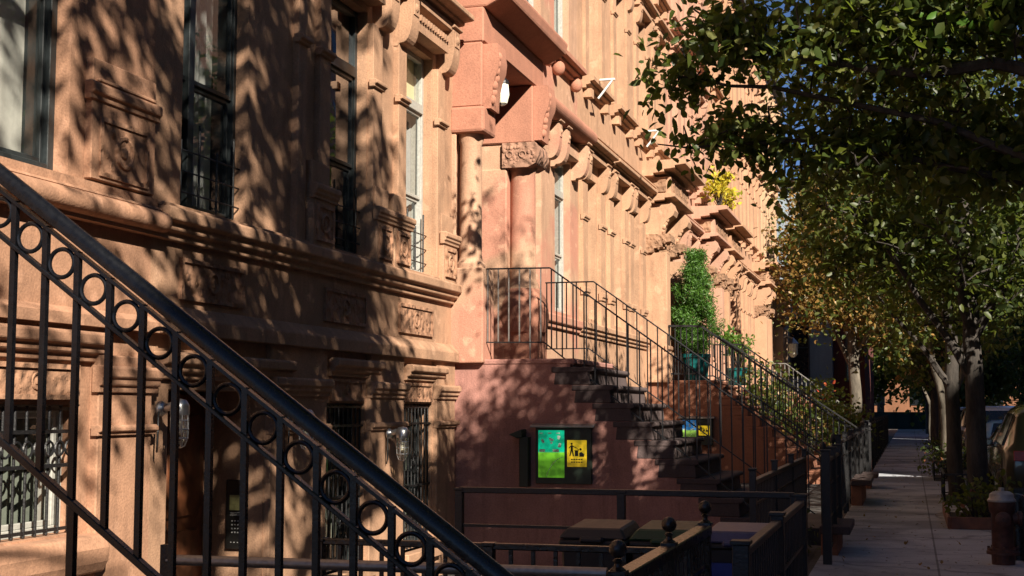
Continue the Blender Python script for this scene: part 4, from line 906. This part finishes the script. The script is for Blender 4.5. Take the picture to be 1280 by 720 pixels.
# tree whose low branches hang into the top of the picture
x, y = 1.38, 11.2
LA = [(1.36,11.2,3.0),(1.10,11.3,4.2),(.70,11.3,4.35),(.15,11.3,4.3),(-.48,11.3,4.42),(-1.1,11.4,4.6),(-1.72,11.5,5.05)]
LB = [(1.36,11.2,2.9),(1.1,11.6,3.55),(.3,11.6,3.95),(-.75,11.6,4.25),(-1.45,11.7,4.4),(-2.0,11.8,4.55)]
LC = [(1.36,11.2,2.7),(1.15,12.0,3.45),(.35,12.0,3.65),(-.75,12.0,3.95),(-1.5,12.0,3.95),(-2.15,12.1,4.0)]
tree('near green street tree hanging its low branches over the top of the sidewalk', x, y,
     [([(x,y,-.1),(x,y,1.5),(x-.02,y,3.0),(x,y,5.5),(x+.05,y-.1,8),(x+.05,y-.2,10.5)],[.24,.2,.18,.14,.09,.03]), (LA,[.075,.06,.05,.042,.03,.018,.008]), (LB,[.05,.04,.03,.022,.014,.006]), (LC,[.05,.04,.03,.022,.014,.006]), ([(x,y,3.6),(.9,12.6,5.0),(.2,13.6,5.8)],[.07,.05,.02])],
     [((.75,11.5,4.9),(1.2,.9,.55),3.2), ((-.35,11.5,4.75),(1.1,.8,.5),2.6), ((-1.3,11.6,4.75),(.62,.5,.36),.85), ((-.3,12.1,3.95),(1.1,.6,.42),2.2), ((-1.4,12.1,3.98),(.6,.35,.17),.8), ((.9,12.0,3.75),(.8,.8,.55),1.8), ((-1.85,11.8,4.5),(.28,.3,.14),.25), ((.3,13.2,5.4),(1.5,1.2,.9),2.0), ((1.3,11.2,9.9),(1.5,1.0,1.7),1.9), ((1.1,9.8,7.15),(1.5,1.6,.75),8), ((-1.5,13.6,7.4),(1.1,1.2,.8),2.2), ((.2,12.2,6.9),(.9,.9,.5),1.2)],  # upper clumps, out of view, are added to shade the stoop and porch
     860, 22, .10, M['leaf'], M['bark_dark'], spread=.16, extra=(0, M['leaf_lime'], 14), twig=.008)
tree('thick-trunked dark street tree beside the hydrant and planter', .95, 21.4,
     [([(.97,21.4,-.1),(.95,21.4,.3),(.93,21.4,1.6),(.90,21.4,2.6),(.85,21.4,4.5),(.8,21.4,7)],[.22,.16,.145,.13,.10,.04]), ([(.92,21.4,2.0),(.4,21.3,2.9),(-.4,21.0,4.2),(-1.3,20.8,5.2)],[.08,.055,.035,.015]), ([(.9,21.4,2.6),(1.6,21.0,3.8),(2.6,20.8,4.6)],[.08,.05,.02]), ([(.9,21.4,2.8),(.5,20.2,4.5),(.2,19.2,6.2)],[.09,.06,.02])],
     [((.9,21.0,5.7),(2.4,2.6,2.5),5), ((-.7,20.8,5.2),(1.3,1.5,1.3),1.5), ((1.4,20.0,4.0),(1.1,1.3,1.0),1.2), ((-.3,20.5,7.0),(1.8,2,.9),1.5), ((1.1,22.6,3.9),(2.3,1.5,1.2),3.2), ((-.5,22.0,4.2),(1.2,1.2,.8),1.2)], 600, 26, .12, M['leaf_shade'], M['bark_dark'], spread=.25, maxtwig=3.2)
tree('slimmer dark street tree just behind the thick-trunked one', .74, 25.6,
     [([(.76,25.6,-.1),(.74,25.6,.4),(.72,25.6,2.2),(.65,25.6,4.5),(.5,25.6,7.5)],[.19,.14,.125,.09,.03]), ([(.80,25.6,1.9),(.3,25.4,2.6),(-.5,25.2,3.6)],[.07,.05,.02]), ([(.85,25.6,2.4),(1.6,25.8,4),(2.4,26,5)],[.08,.05,.02])],
     [((.8,25.8,5.6),(2.4,2.4,2.6))], 440, 26, .13, M['leaf_shade'], M['bark_dark'], spread=.26, maxtwig=3.2)
tree('pale forked street tree lit from the side, third along the kerb', .80, 33.6,
     [([(.82,33.6,-.1),(.8,33.6,.3),(.78,33.6,1.6)],[.2,.15,.13]), ([(.78,33.6,1.6),(.55,33.6,2.6),(.3,33.5,4.5),(0,33.5,6.5)],[.1,.08,.06,.02]), ([(.78,33.6,1.6),(1.15,33.6,2.3),(1.7,33.5,4.2),(2.1,33.5,6)],[.09,.07,.05,.02])],
     [((.9,33.6,5.2),(2.3,2.4,2.4))], 300, 22, .14, M['leaf'], M['bark_pale'], spread=.28, maxtwig=3.2, extra=(0, M['leaf_gold'], 40))
tree('golden-leaved tree with a pale trunk inside the fence line', -1.62, 43.5,
     [([(-1.6,43.5,-.1),(-1.62,43.5,1.5),(-1.65,43.5,3.0),(-1.7,43.4,5),(-1.8,43.4,8)],[.22,.19,.17,.11,.03]), ([(-1.64,43.5,2.7),(-2.4,43.3,4.5),(-3.0,43,6)],[.09,.06,.02]), ([(-1.64,43.5,3.0),(-.9,43.3,4.5),(-.2,43.1,5.6)],[.09,.06,.02])],
     [((-2.3,43.2,6.5),(1.7,2.2,2.6),4), ((-.7,43.3,5.3),(1.6,2,1.7),3), ((-3.2,42.6,5.6),(.9,1.2,1.8),1.2)], 430, 20, .15, M['leaf_gold'], M['bark_pale'], spread=.27, maxtwig=3.4, extra=(0, M['leaf'], 190))
far = [('dark clustered street tree, fourth along the kerb', 1.0, 45.5, 'leaf_shade', 5.6), ('dark clustered street tree, fifth along the kerb', .95, 57, 'leaf_shade', 5.6), ('green street tree, sixth along the kerb', 1.05, 66, 'leaf', 6.0), ('distant green street tree near the construction fence', 1.1, 92, 'leaf_shade', 6.4)]
for lab, x, y, lm, zc in far:
    tree(lab, x, y, [([(x,y,-.1),(x,y,2),(x-.1,y,4.5),(x-.1,y,7.5)],[.2,.16,.1,.03]), ([(x,y,2),(x-.9,y-.3,4),(x-1.6,y-.4,5.4)],[.08,.05,.02]), ([(x,y,2.2),(x+1,y-.3,4),(x+1.8,y-.4,5.4)],[.08,.05,.02])],
         [((x,y,zc),(2.9,2.6,3.1)), ((x-.2,y-.5,3.2),(1.5,1.2,.9))], 300, 18, .2, M[lm], M['bark_dark'], spread=.34, maxtwig=3.6, extra=(0, M['leaf_gold'], 36))
tree('small bright lime-green tree far down the sidewalk', 1.0, 75, [([(1.0,75,-.1),(1.0,75,1.8),(.6,75,2.9),(.1,75,3.5)],[.12,.1,.06,.02])], [((-.2,75,3.9),(1.3,1.1,.9))], 110, 16, .24, M['leaf_lime'], M['bark_pale'], spread=.3, maxtwig=3)
tree('second golden tree beyond the first, in front of the grey building', -2.2, 58, [([(-2.2,58,-.1),(-2.2,58,3),(-2.3,58,6.5),(-2.3,58,11)],[.22,.17,.12,.03]), ([(-2.2,58,4),(-3.2,58,7),(-3.8,58,9)],[.09,.06,.02])], [((-2.6,58,8.5),(2.2,2.4,3.6))], 260, 18, .22, M['leaf_gold'], M['bark_dark'], spread=.36, maxtwig=3.8, extra=(0, M['leaf'], 120))
for lab, x, y, zc, s in (('tall dark tree closing the view at the end of the street, right', 4.5, 128, 7, 6), ('tall dark tree closing the view at the end of the street, left', -2.5, 124, 9.0, 4.2), ('tall green tree far down the roadway side', 8.5, 112, 7, 5.5), ('low-crowned dark tree far down beside the roadway', 3.2, 100, 4.6, 3.6), ('low-crowned dark tree at the left of the construction fence', -3.6, 104, 5.5, 3.4)):
    tree(lab, x, y, [([(x,y,-.1),(x,y,3),(x,y,8),(x,y,13)],[.35,.3,.2,.05]), ([(x,y,3),(x-2,y,6.5),(x-3.4,y,9)],[.15,.1,.04]), ([(x,y,3),(x+2,y,6.5),(x+3.4,y,9)],[.15,.1,.04])], [((x,y,zc),(s,s*.8,s*1.05))], 420, 16, .42, M['leaf_shade'], M['bark_dark'], spread=.6, maxtwig=7, twig=.03)

def shrub(label, x, y, z, r, h, n, size, mat, name='shrub', cat='shrub', group=None, stems=7, extra=None):
    t = thing(name, label, cat, (x, y, z), group); mb = MB(); cs = []
    for k in range(stems*3):
        a = random.random()*6.28; q = r*random.random()**.5; e = (x+q*math.cos(a), y+q*math.sin(a), z+h*random.uniform(.45, 1)); cs.append(e)
        mb.tube([(x+random.uniform(-.1,.1)*r, y+random.uniform(-.1,.1)*r, z), ((x+e[0])/2+random.uniform(-.1,.1)*r, (y+e[1])/2, z+(e[2]-z)*.55), e], [.012,.009,.004], 4)
    mb.build('stems', M['bark_dark'], t)
    C = np.array(cs); L = C[rng.integers(0, len(C), n)]+rng.normal(0, r*.28, (n,3)); L[:,2] = np.maximum(L[:,2], z+.03)
    leaves_mesh('foliage', L, size, mat, t)
    if extra: fl = leaves_mesh('flowers', C[rng.integers(0, len(C), extra[1])]+rng.normal(0, r*.2, (extra[1],3)), size, extra[0], t); fl['kind'] = 'stuff'
    return t
def pot(label, x, y, z, r, h, mat, group=None):
    t = thing('plant_pot', label, 'pot', (x, y, z), group); mb = MB()
    mb.lathe([(r*.78,0), (r*.8,.02), (r*.98,h*.86), (r*1.06,h*.87), (r*1.06,h), (r*.9,h), (r*.88,h*.9), (.001,h*.9)], (x, y, z), 28); mb.build('pot_body', mat, t, smooth=True, ang=40); return t
px, py, pz = -4.86, 32.2, 2.25
pot('large teal glazed pot holding the evergreen on the stoop landing', px, py, pz, .34, .64, M['teal'])
t = thing('evergreen_shrub', 'clipped green evergreen column in the teal pot on the stoop', 'evergreen', (px, py, pz+.6))
mb = MB(); mb.tube([(px,py,pz+.57), (px,py,pz+1.5), (px,py,pz+2.7)], [.035,.03,.01], 6)
cs = []
for k in range(420):
    f = random.random(); z = pz+.72+2.35*f; rr = (.42*min(1, f*6+.35)*(1-max(0, f-.45)*1.45)+.05); a = random.random()*6.28; q = rr*random.random()**.4*(1+.3*math.sin(a*3+z*4)+.2*math.sin(z*11+a))
    cs.append((px+q*math.cos(a), py+q*math.sin(a), z))
    if k % 4 == 0: mb.tube([(px, py, z-.18), cs[-1]], [.008,.003], 4)
mb.build('stem', M['bark_dark'], t)
L = np.repeat(np.array(cs), 52, axis=0)+rng.normal(0, .06, (420*52, 3)); leaves_mesh('foliage', L, .085, M['conifer'], t, up=.2, aspect=.22)
pot('small teal pot on the rose house landing', -4.7, 38.9, 2.25, .3, .5, M['teal'])
shrub('tall light-green leafy plant in the small teal pot', -4.7, 38.9, 2.7, .4, .95, 300, .13, M['leaf_lime'], 'potted_plant', 'plant')
shrub('yellow flowering plant on top of the rose house portal', -5.15, 39.0, 7.3, .34, 1.05, 420, .13, M['leaf_yellow'], 'flower_plant', 'plant')
shrub('second smaller yellow plant on the rose house portal, farther along', -5.1, 40.6, 7.3, .28, .8, 260, .13, M['leaf_yellow'], 'flower_plant', 'plant')
for lab, x, y, r, h in (('bushy shrub behind the heavy black railing of the ochre house', -2.6, 35.6, 1.0, 2.3), ('bushy shrub in the yard before the rose house, nearer the sidewalk', -1.8, 36.8, .7, 1.7), ('leafy vine shrub climbing the ochre house railing', -3.6, 34.6, .7, 2.7)):
    shrub(lab, x, y, -.1, r, h, 900, .12, M['leaf'], group='yard shrubs', extra=(M['leaf_gold'], 60))
shrub('shrub with orange-red flowers by the pale grey railing', -3.0, 52.6, -.1, .6, 2.6, 420, .16, M['leaf_shade'], extra=(M['red_flower'], 60))
shrub('low weedy plant growing behind the gate posts', -1.5, 16.0, -.4, .35, .75, 260, .07, M['leaf_shade'], 'plant', 'plant', extra=(M['red_flower'], 16))

# ------------------------------------------------------------------ kerb side: tree pits, guards, hydrant
for lab, x, y, r, h in (('weedy planting in the tree pit at the thick tree', .84, 20.0, .42, .45), ('planting at the foot of the pale forked tree', .80, 32.9, .5, .55), ('planting round the clustered trees', .85, 44.2, .6, .6)):
    shrub(lab, x, y, 0.02, r, h, 380, .085, M['leaf_shade'], 'tree_pit_plant', 'plant', 'tree pit plants', extra=(M['terracotta'], 16))
def edging(label, x0, x1, y0, y1, h, mat):
    t = thing('tree_guard', label, 'tree guard', ((x0+x1)/2, (y0+y1)/2, 0), 'tree pit guards')
    for a, b in (((x0,y0),(x0,y1)), ((x0,y0),(x1,y0)), ((x0,y1),(x1,y1))):
        mb = MB(); mb.bar((*a,h), (*b,h), .03, .03); mb.bar((*a,.06), (*b,.06), .03, .02)
        n = max(2, int((Vector(a)-Vector(b)).length/.14))
        for k in range(n+1): p = Vector((*a,0)).lerp(Vector((*b,0)), k/n); mb.box(p.x-.01, p.x+.01, p.y-.01, p.y+.01, 0, h)
        mb.build('guard_panel', mat, t)
edging('low black iron guard round the slimmer dark tree', .52, 1.06, 24.2, 26.6, .5, M['iron'])
edging('low iron guard round the pale forked tree', .48, 1.06, 32.0, 34.6, .42, M['iron'])
t = thing('planter_edging', 'low plank edging round the planting by the thick tree', 'edging', (.8, 20.6, 0))
mb = MB(); mb.box(.44, .48, 19.3, 22.4, 0, .16); mb.box(.48, 1.08, 19.28, 19.32, 0, .16); mb.build('planks', M['wood'], t, bevel=.006)
hx, hy = .885, 15.1
t = thing('fire_hydrant', 'rust-brown fire hydrant with a silver cap at the kerb', 'hydrant', (hx, hy, 0))
mb = MB(); mb.lathe([(.115,0), (.118,.10), (.165,.105), (.165,.135), (.15,.14), (.15,.165), (.11,.17), (.11,.52), (.125,.54), (.135,.60), (.135,.64)], (hx, hy, 0), 20)
for k in range(8): a = k*math.pi/4; mb.lathe([(.014,.135), (.014,.185)], (hx+.142*math.cos(a), hy+.142*math.sin(a), 0), 6)
mb.build('barrel', M['hyd'], t, smooth=True, ang=40)
mb = MB(); mb.lathe([(.142,.642), (.142,.66), (.125,.68), (.12,.72), (.085,.745), (.03,.752), (.03,.785), (.001,.786)], (hx, hy, 0), 20); mb.build('bonnet', M['silver'], t, smooth=True, ang=40)
for ax, s in (('x', 1), ('y', -1)):
    mb = MB(); mb.lathe([(.06,s*.1), (.062,s*.15), (.078,s*.155), (.078,s*.19), (.055,s*.2), (.022,s*.205), (.022,s*.24)], (hx, hy, .47), 14, ax); mb.build('nozzle_cap', M['hyd'], t, smooth=True, ang=40)
t = thing('bollard', 'dark round steel bollard beside the fire hydrant', 'bollard', (1.06, 15.6, 0))
mb = MB(); mb.lathe([(.105,0), (.105,.62), (.1,.66), (.07,.69), (.001,.70)], (1.06, 15.6, 0), 18); mb.build('post', M['iron2'], t, smooth=True, ang=50)

# ------------------------------------------------------------------ parked cars
def car(label, y, col, kind='sedan', x=2.42, rough=.25):
    t = thing('parked_car', label, 'car', (x, y, -.13), 'cars parked along the kerb')
    if kind == 'sedan':
        L = 4.6; ST = [(0,.46,.80,.82,.74,.62), (.12,.30,.92,.96,.86,.74), (.70,.22,.96,1.02,.89,.72), (1.05,.2,.96,1.06,.9,.70), (1.62,.2,.96,1.40,.9,.60), (2.3,.2,.95,1.46,.9,.60), (2.75,.2,.95,1.40,.9,.60), (3.45,.2,.94,.99,.9,.72), (4.25,.24,.84,.88,.86,.68), (4.6,.40,.66,.70,.72,.55)]; cab = (4, 6); rear = (3, 4); wr = .32
    else:
        L = 4.9; ST = [(0,.50,1.02,1.06,.80,.66), (.10,.34,1.08,1.20,.92,.76), (.32,.26,1.10,1.72,.94,.68), (.7,.24,1.10,1.80,.95,.68), (2.3,.24,1.09,1.82,.95,.68), (2.9,.24,1.08,1.74,.95,.68), (3.75,.24,1.06,1.13,.95,.78), (4.5,.28,.98,1.02,.92,.72), (4.9,.45,.82,.86,.78,.6)]; cab = (2, 5); rear = (1, 2); wr = .37
    y0 = y; vs = []; secs = []
    for (yy, zl, zb, zt, wb, wt) in ST:
        h = [(wb*.84, zl), (wb*.97, zl+.10), (wb+.012, (zl+zb)/2+.04), (wb-.01, zb), (lerp(wb, wt, .9), lerp(zb, zt, .84)), (wt*.78, zt)]
        secs.append(h); vs += [(x+a, y0+yy, b-.13) for a, b in h]+[(x-a, y0+yy, b-.13) for a, b in h[::-1]]
    n = 12; fs = [(i*n+k, i*n+(k+1) % n, (i+1)*n+(k+1) % n, (i+1)*n+k) for i in range(len(ST)-1) for k in range(n)]
    fs += [tuple(range(n)), tuple((len(ST)-1)*n+k for k in range(n))]
    mb = MB(); mb.add(vs, fs); bd = mb.build('body', col, t, smooth=True, ang=38); sm = bd.modifiers.new('bevel', 'BEVEL'); sm.width = .03; sm.segments = 2; sm.limit_method = 'ANGLE'
    def P(i, s, f, o=.008):
        a, b = secs[i][3], secs[i][4]; return (x+s*(lerp(a[0], b[0], f)+o), y0+ST[i][0], lerp(a[1], b[1], f)-.13+o*.3)
    for s in (-1, 1):
        for i in range(cab[0], cab[1]):
            A, B, C, D = Vector(P(i,s,.10)), Vector(P(i+1,s,.10)), Vector(P(i+1,s,.93)), Vector(P(i,s,.93)); ins = .06/(B-A).length
            mb = MB(); mb.quad(A.lerp(B,ins), A.lerp(B,1-ins), D.lerp(C,1-ins), D.lerp(C,ins)); mb.build('side_window', M['carglass'], t)
        for wy in (.85, L-.9):
            xo = x+s*.93 if kind == 'sedan' else x+s*.975
            mb = MB(); mb.lathe([(wr+.055,-.004), (wr+.055,.004)], (x+s*(.905 if kind == 'sedan' else .955), y0+wy, wr-.13), 24, 'x'); mb.build('wheel_arch', M['trim'], t)  # flat dark disc stands in for the shaded hollow; no arch is cut
            w = MB(); w.lathe([(wr*.6,-.10), (wr*.94,-.1), (wr,-.06), (wr,.06), (wr*.94,.1), (wr*.6,.1)], (xo-s*.07, y0+wy, wr-.13), 24, 'x'); wo = w.build('wheel', M['tyre'], t, smooth=True)
            r = MB(); r.lathe([(wr*.66,.0), (wr*.66,s*.02), (wr*.56,s*.012), (.03,s*.01)], (xo+s*.022, y0+wy, wr-.13), 20, 'x')
            for k in range(5):
                a = k*2*math.pi/5; r.bar((xo+s*.04, y0+wy, wr-.13), (xo+s*.036, y0+wy+wr*.6*math.cos(a), wr-.13+wr*.6*math.sin(a)), .045, .02)
            r.build('rim', M['rim'], wo, smooth=True)
        mb = MB(); zz = (.62 if kind == 'sedan' else .80); mb.box(x+s*.44, x+s*.80, y0-.012, y0+.1, zz, zz+.16); mb.build('tail_lamp', M['tail'], t, bevel=.01)
        mb = MB(); mb.box(x+s*.92, x+s*1.06, y0+cab_y(ST, cab)-.05, y0+cab_y(ST, cab)+.06, ST[2][2]-.15, ST[2][2]-.02); mb.build('door_mirror', col, t, bevel=.02)
        mb = MB(); mb.box(x+s*.5, x+s*.78, y0+L-.06, y0+L+.006, .50, .62); mb.build('headlight', M['jar'], t)
    i, j = rear
    a, b = ST[i], ST[j]; A = [Vector((x+s*a[5]*.80, y0+a[0], a[3]-.13)) for s in (-1,1)]; B = [Vector((x+s*b[5]*.74, y0+b[0], b[3]-.13)) for s in (-1,1)]
    o = Vector((0,-.012,.010)); mb = MB(); mb.quad(A[0].lerp(B[0],.08)+o, A[1].lerp(B[1],.08)+o, A[1].lerp(B[1],.9)+o, A[0].lerp(B[0],.9)+o); mb.build('rear_window', M['carglass'], t)
    i, j = cab[1]+1, cab[1]; a, b = ST[i], ST[j]; A = [Vector((x+s*a[5]*.80, y0+a[0], a[3]-.13)) for s in (-1,1)]; B = [Vector((x+s*b[5]*.74, y0+b[0], b[3]-.13)) for s in (-1,1)]
    o = Vector((0,.012,.012)); mb = MB(); mb.quad(A[0].lerp(B[0],.06)+o, A[1].lerp(B[1],.06)+o, A[1].lerp(B[1],.92)+o, A[0].lerp(B[0],.92)+o); mb.build('windscreen', M['carglass'], t)
    mb = MB(); mb.box(x-.26, x+.26, y0-.02, y0+.02, .46, .60); mb.build('number_plate', M['plate'], t)
    mb = MB(); mb.box(x-.84, x+.84, y0-.03, y0+.14, .22, .40); mb.build('bumper', M['trim'] if kind != 'sedan' else col, t, bevel=.03, seg=2)
    return t
def cab_y(ST, cab): return ST[cab[1]][0]+.35
cp = lambda n, c, r=.3: paint(n, c, r, 0, .06, 0, 6., coat=1.0)
car('dark olive van parked nearest, at the right edge', 22.3, cp('olive_car_paint', (.045,.04,.022)), 'suv', 2.30)
car('teal-blue sedan in front of the olive van', 28.6, cp('teal_car_paint', (.10,.26,.42)))
car('bright blue sedan behind the dark trunks, third along the kerb', 34.2, cp('blue_car_paint', (.05,.18,.55)))
car('white car, fourth along the kerb', 40.2, cp('white_car_paint', (.6,.6,.6)), 'suv')
car('dark grey van, fifth along the kerb', 46.4, cp('grey_car_paint', (.05,.05,.055)), 'suv')
car('red sedan farther along the kerb', 52.6, cp('red_car_paint', (.35,.03,.025)))
car('silver car far along the kerb', 59.0, cp('silver_car_paint', (.35,.36,.38)), 'suv')
car('pale blue sedan farthest along the kerb', 65.6, cp('pale_car_paint', (.15,.25,.42)))

# ------------------------------------------------------------------ ground and far buildings
def struct(name, mb, mat, **k): return tag(mb.build(name, mat, **k), kind='structure')
mb = MB(); mb.quad((-400,-300,-.5), (500,-300,-.5), (500,600,-.5), (-400,600,-.5)); struct('ground', mb, M['court'])
mb = MB(); mb.box(-.98, 1.10, -80, 112, -.4, 0); struct('sidewalk', mb, M['sidewalk'])
mb = MB(); mb.box(-2.95, -.982, -2, 17.05, -.48, -.05); struct('forecourt', mb, M['court'])
mb = MB(); mb.box(-5.75, -.982, 19.62, 68, -.48, -.06); struct('yard_paving', mb, M['court'])
mb = MB(); mb.box(1.102, 1.25, -80, 150, -.4, -.004); struct('kerb', mb, M['kerb'], bevel=.015)
mb = MB(); mb.box(1.252, 10.4, -80, 200, -.45, -.13); struct('road', mb, M['asphalt'])
mb = MB(); mb.box(10.402, 16.5, -80, 150, -.4, 0); struct('far_sidewalk', mb, M['sidewalk'])
for k, y in enumerate((20.9, 25.4, 33.3, 45.2, 57, 66)):
    mb = MB(); mb.box(.50, 1.07, y-1.4, y+1.4, -.01, .012); struct('tree_pit', mb, M['dirt'])
n = 900; P = np.stack([rng.uniform(-.9, 1.2, n), 6+rng.uniform(0, 1, n)**1.4*60, np.full(n, .006)], 1)
o = leaves_mesh('fallen_leaves', P, .042, M['leaf_gold'], None, up=20, fold=.1); tag(o, 'dry leaves scattered on the sidewalk', 'leaves', kind='stuff')

t = thing('apartment_building', 'shaded grey building with a dark red bay beyond the sunny row', 'building', (-7, 68, -.5))
mb = MB(); mb.box(-15, -3.6, 68.2, 86, -.5, 12.5); mb.build('wall', M['greywall'], t)
mb = MB(); mb.box(-3.598, -2.1, 69, 86, -.5, 11); mb.build('bay', M['brickred'], t)
for x0, x1, z0, z1, y in ((-5.55,-4.75,3.2,6.0,68.2), (-5.55,-4.75,7.2,10,68.2), (-2.95,-2.5,3.0,5.9,69.0), (-4.4,-3.9,-.1,1.6,68.2)):
    mb = MB(); mb.box(x0-.08, x1+.08, y-.05, y-.002, z0-.08, z1+.08); w = mb.build('window', M['frame_dark'], t)
    mb = MB(); mb.box(x0, x1, y-.06, y-.049, z0, (z0+z1)/2-.04); mb.box(x0, x1, y-.06, y-.049, (z0+z1)/2+.04, z1); mb.build('pane', M['carglass'], w)
mb = MB(); mb.box(-15.1, -3.4, 68.0, 86, 12.5, 12.9); mb.build('roof', M['roof'], t)
t = thing('closing_building', 'sunlit orange brick building across the far end of the street', 'building', (0, 152, -.5))
mb = MB(); mb.box(-30, 45, 152, 164, -.5, 15); mb.build('wall', M['orange'], t)
for k in range(12):
    for z in (2, 5.5, 9):
        mb = MB(); mb.box(-20+k*4, -18.6+k*4, 151.9, 151.99, z, z+2.2); mb.build('window', M['carglass'], t)
mb = MB(); mb.box(-30.3, 45.3, 151.6, 164, 15, 15.6); mb.build('cornice', M['orange'], t)
t = thing('construction_fence', 'dark green plywood construction fence at the far end of the sidewalk', 'fence', (-1, 112, 0))
for k in range(6): mb = MB(); mb.box(-5+k*1.25, -3.78+k*1.25, 112, 112.05, 0, 1.35); mb.build('panel', M['fencegreen'], t)
for k in range(7): mb = MB(); mb.box(-5.04+k*1.25, -4.96+k*1.25, 111.9, 111.99, 0, 1.5); mb.build('post', M['fencegreen'], t)
# buildings across the street: they shade the sidewalk and show in the window panes
for i, (lab, a, b, h, m) in enumerate((('brick apartment house across the street, farthest behind', -62, -34, 24, 'opp'), ('limestone apartment house across the street, behind the photographer', -33.99, -9.6, 21.0, 'opp2'), ('brick apartment house across the street, before the added sun gap', -9.59, -1.5, 20.3, 'opp'), ('lower limestone house across the street, beside the added sun gap', -1.49, 13.05, 17.6, 'opp2'), ('brick apartment house across the street, past the added sun gap', 14.7, 31, 19.5, 'opp'), ('limestone apartment house across the street, middle of the block', 31.01, 38.5, 20.5, 'opp2'), ('tall brick apartment house across the street, at the second gap', 38.51, 47.5, 29.0, 'opp'), ('brick apartment house across the street, past the second gap', 56.4, 80, 23.0, 'opp'), ('limestone apartment house across the street, far end', 80.01, 112, 22.0, 'opp2'))):  # unseen; heights and gaps are shaped to place the shade and sun strips
    t = thing('apartment_house', lab, 'building', (16.6, (a+b)/2, 0), 'apartment houses across the street')
    mb = MB(); mb.box(16.6, 23.6, a, b, 0, h); mb.build('wall', M[m], t)
    mb = MB(); mb.box(16.1, 16.599, a+.01, b-.01, h-.7, h-.1); mb.build('cornice', M[m], t)
    k = int((b-a)/3.2)
    for c in range(k):
        for f in range(6):
            y = a+1.6+c*(b-a-1.6)/k; z = 1.5+f*3.6; mb = MB(); mb.box(16.56, 16.598, y, y+1.1, z, z+1.9); mb.build('window', M['carglass'], t)

# ------------------------------------------------------------------ light, sky, camera
EL, AZ = R(33), R(140)
w = bpy.data.worlds.new('World'); sc.world = w; w.use_nodes = True; nt = w.node_tree
sky = nt.nodes.new('ShaderNodeTexSky'); sky.sky_type = 'NISHITA'; sky.sun_disc = False; sky.sun_elevation = EL; sky.sun_rotation = AZ; sky.air_density = 1.0; sky.dust_density = 0; sky.ozone_density = 4.0; sky.altitude = 4000; sky.air_density = .7
bg = nt.nodes['Background']; bg.inputs['Strength'].default_value = .05; nt.links.new(sky.outputs[0], bg.inputs['Color'])
ld = bpy.data.lights.new('sun', 'SUN'); ld.energy = 5.0; ld.angle = R(.5); ld.color = (1, .90, .76)
so = bpy.data.objects.new('sun', ld); COL.objects.link(so)
ds = Vector((math.sin(AZ)*math.cos(EL), math.cos(AZ)*math.cos(EL), math.sin(EL))); so.rotation_euler = ds.to_track_quat('Z', 'Y').to_euler(); so.location = (20, -30, 40)
cd = bpy.data.cameras.new('camera'); cd.sensor_width = 36; cd.lens = 36*1700/1280; cd.clip_end = 2000; cd.clip_start = .05
cam = bpy.data.objects.new('camera', cd); COL.objects.link(cam); cam.location = (0, 0, 1.6); cam.rotation_euler = (R(90+5.0759), 0, R(16.2668)); sc.camera = cam
sc.view_settings.view_transform = 'Standard'; sc.view_settings.look = 'None'; sc.view_settings.exposure = 1.2; sc.view_settings.gamma = 1
sc.render.engine = 'CYCLES'; sc.cycles.use_denoising = True; sc.cycles.max_bounces = 8; sc.cycles.transparent_max_bounces = 16; sc.cycles.sample_clamp_indirect = 6
try: sc.cycles.denoiser = 'OPENIMAGEDENOISE'
except Exception: pass
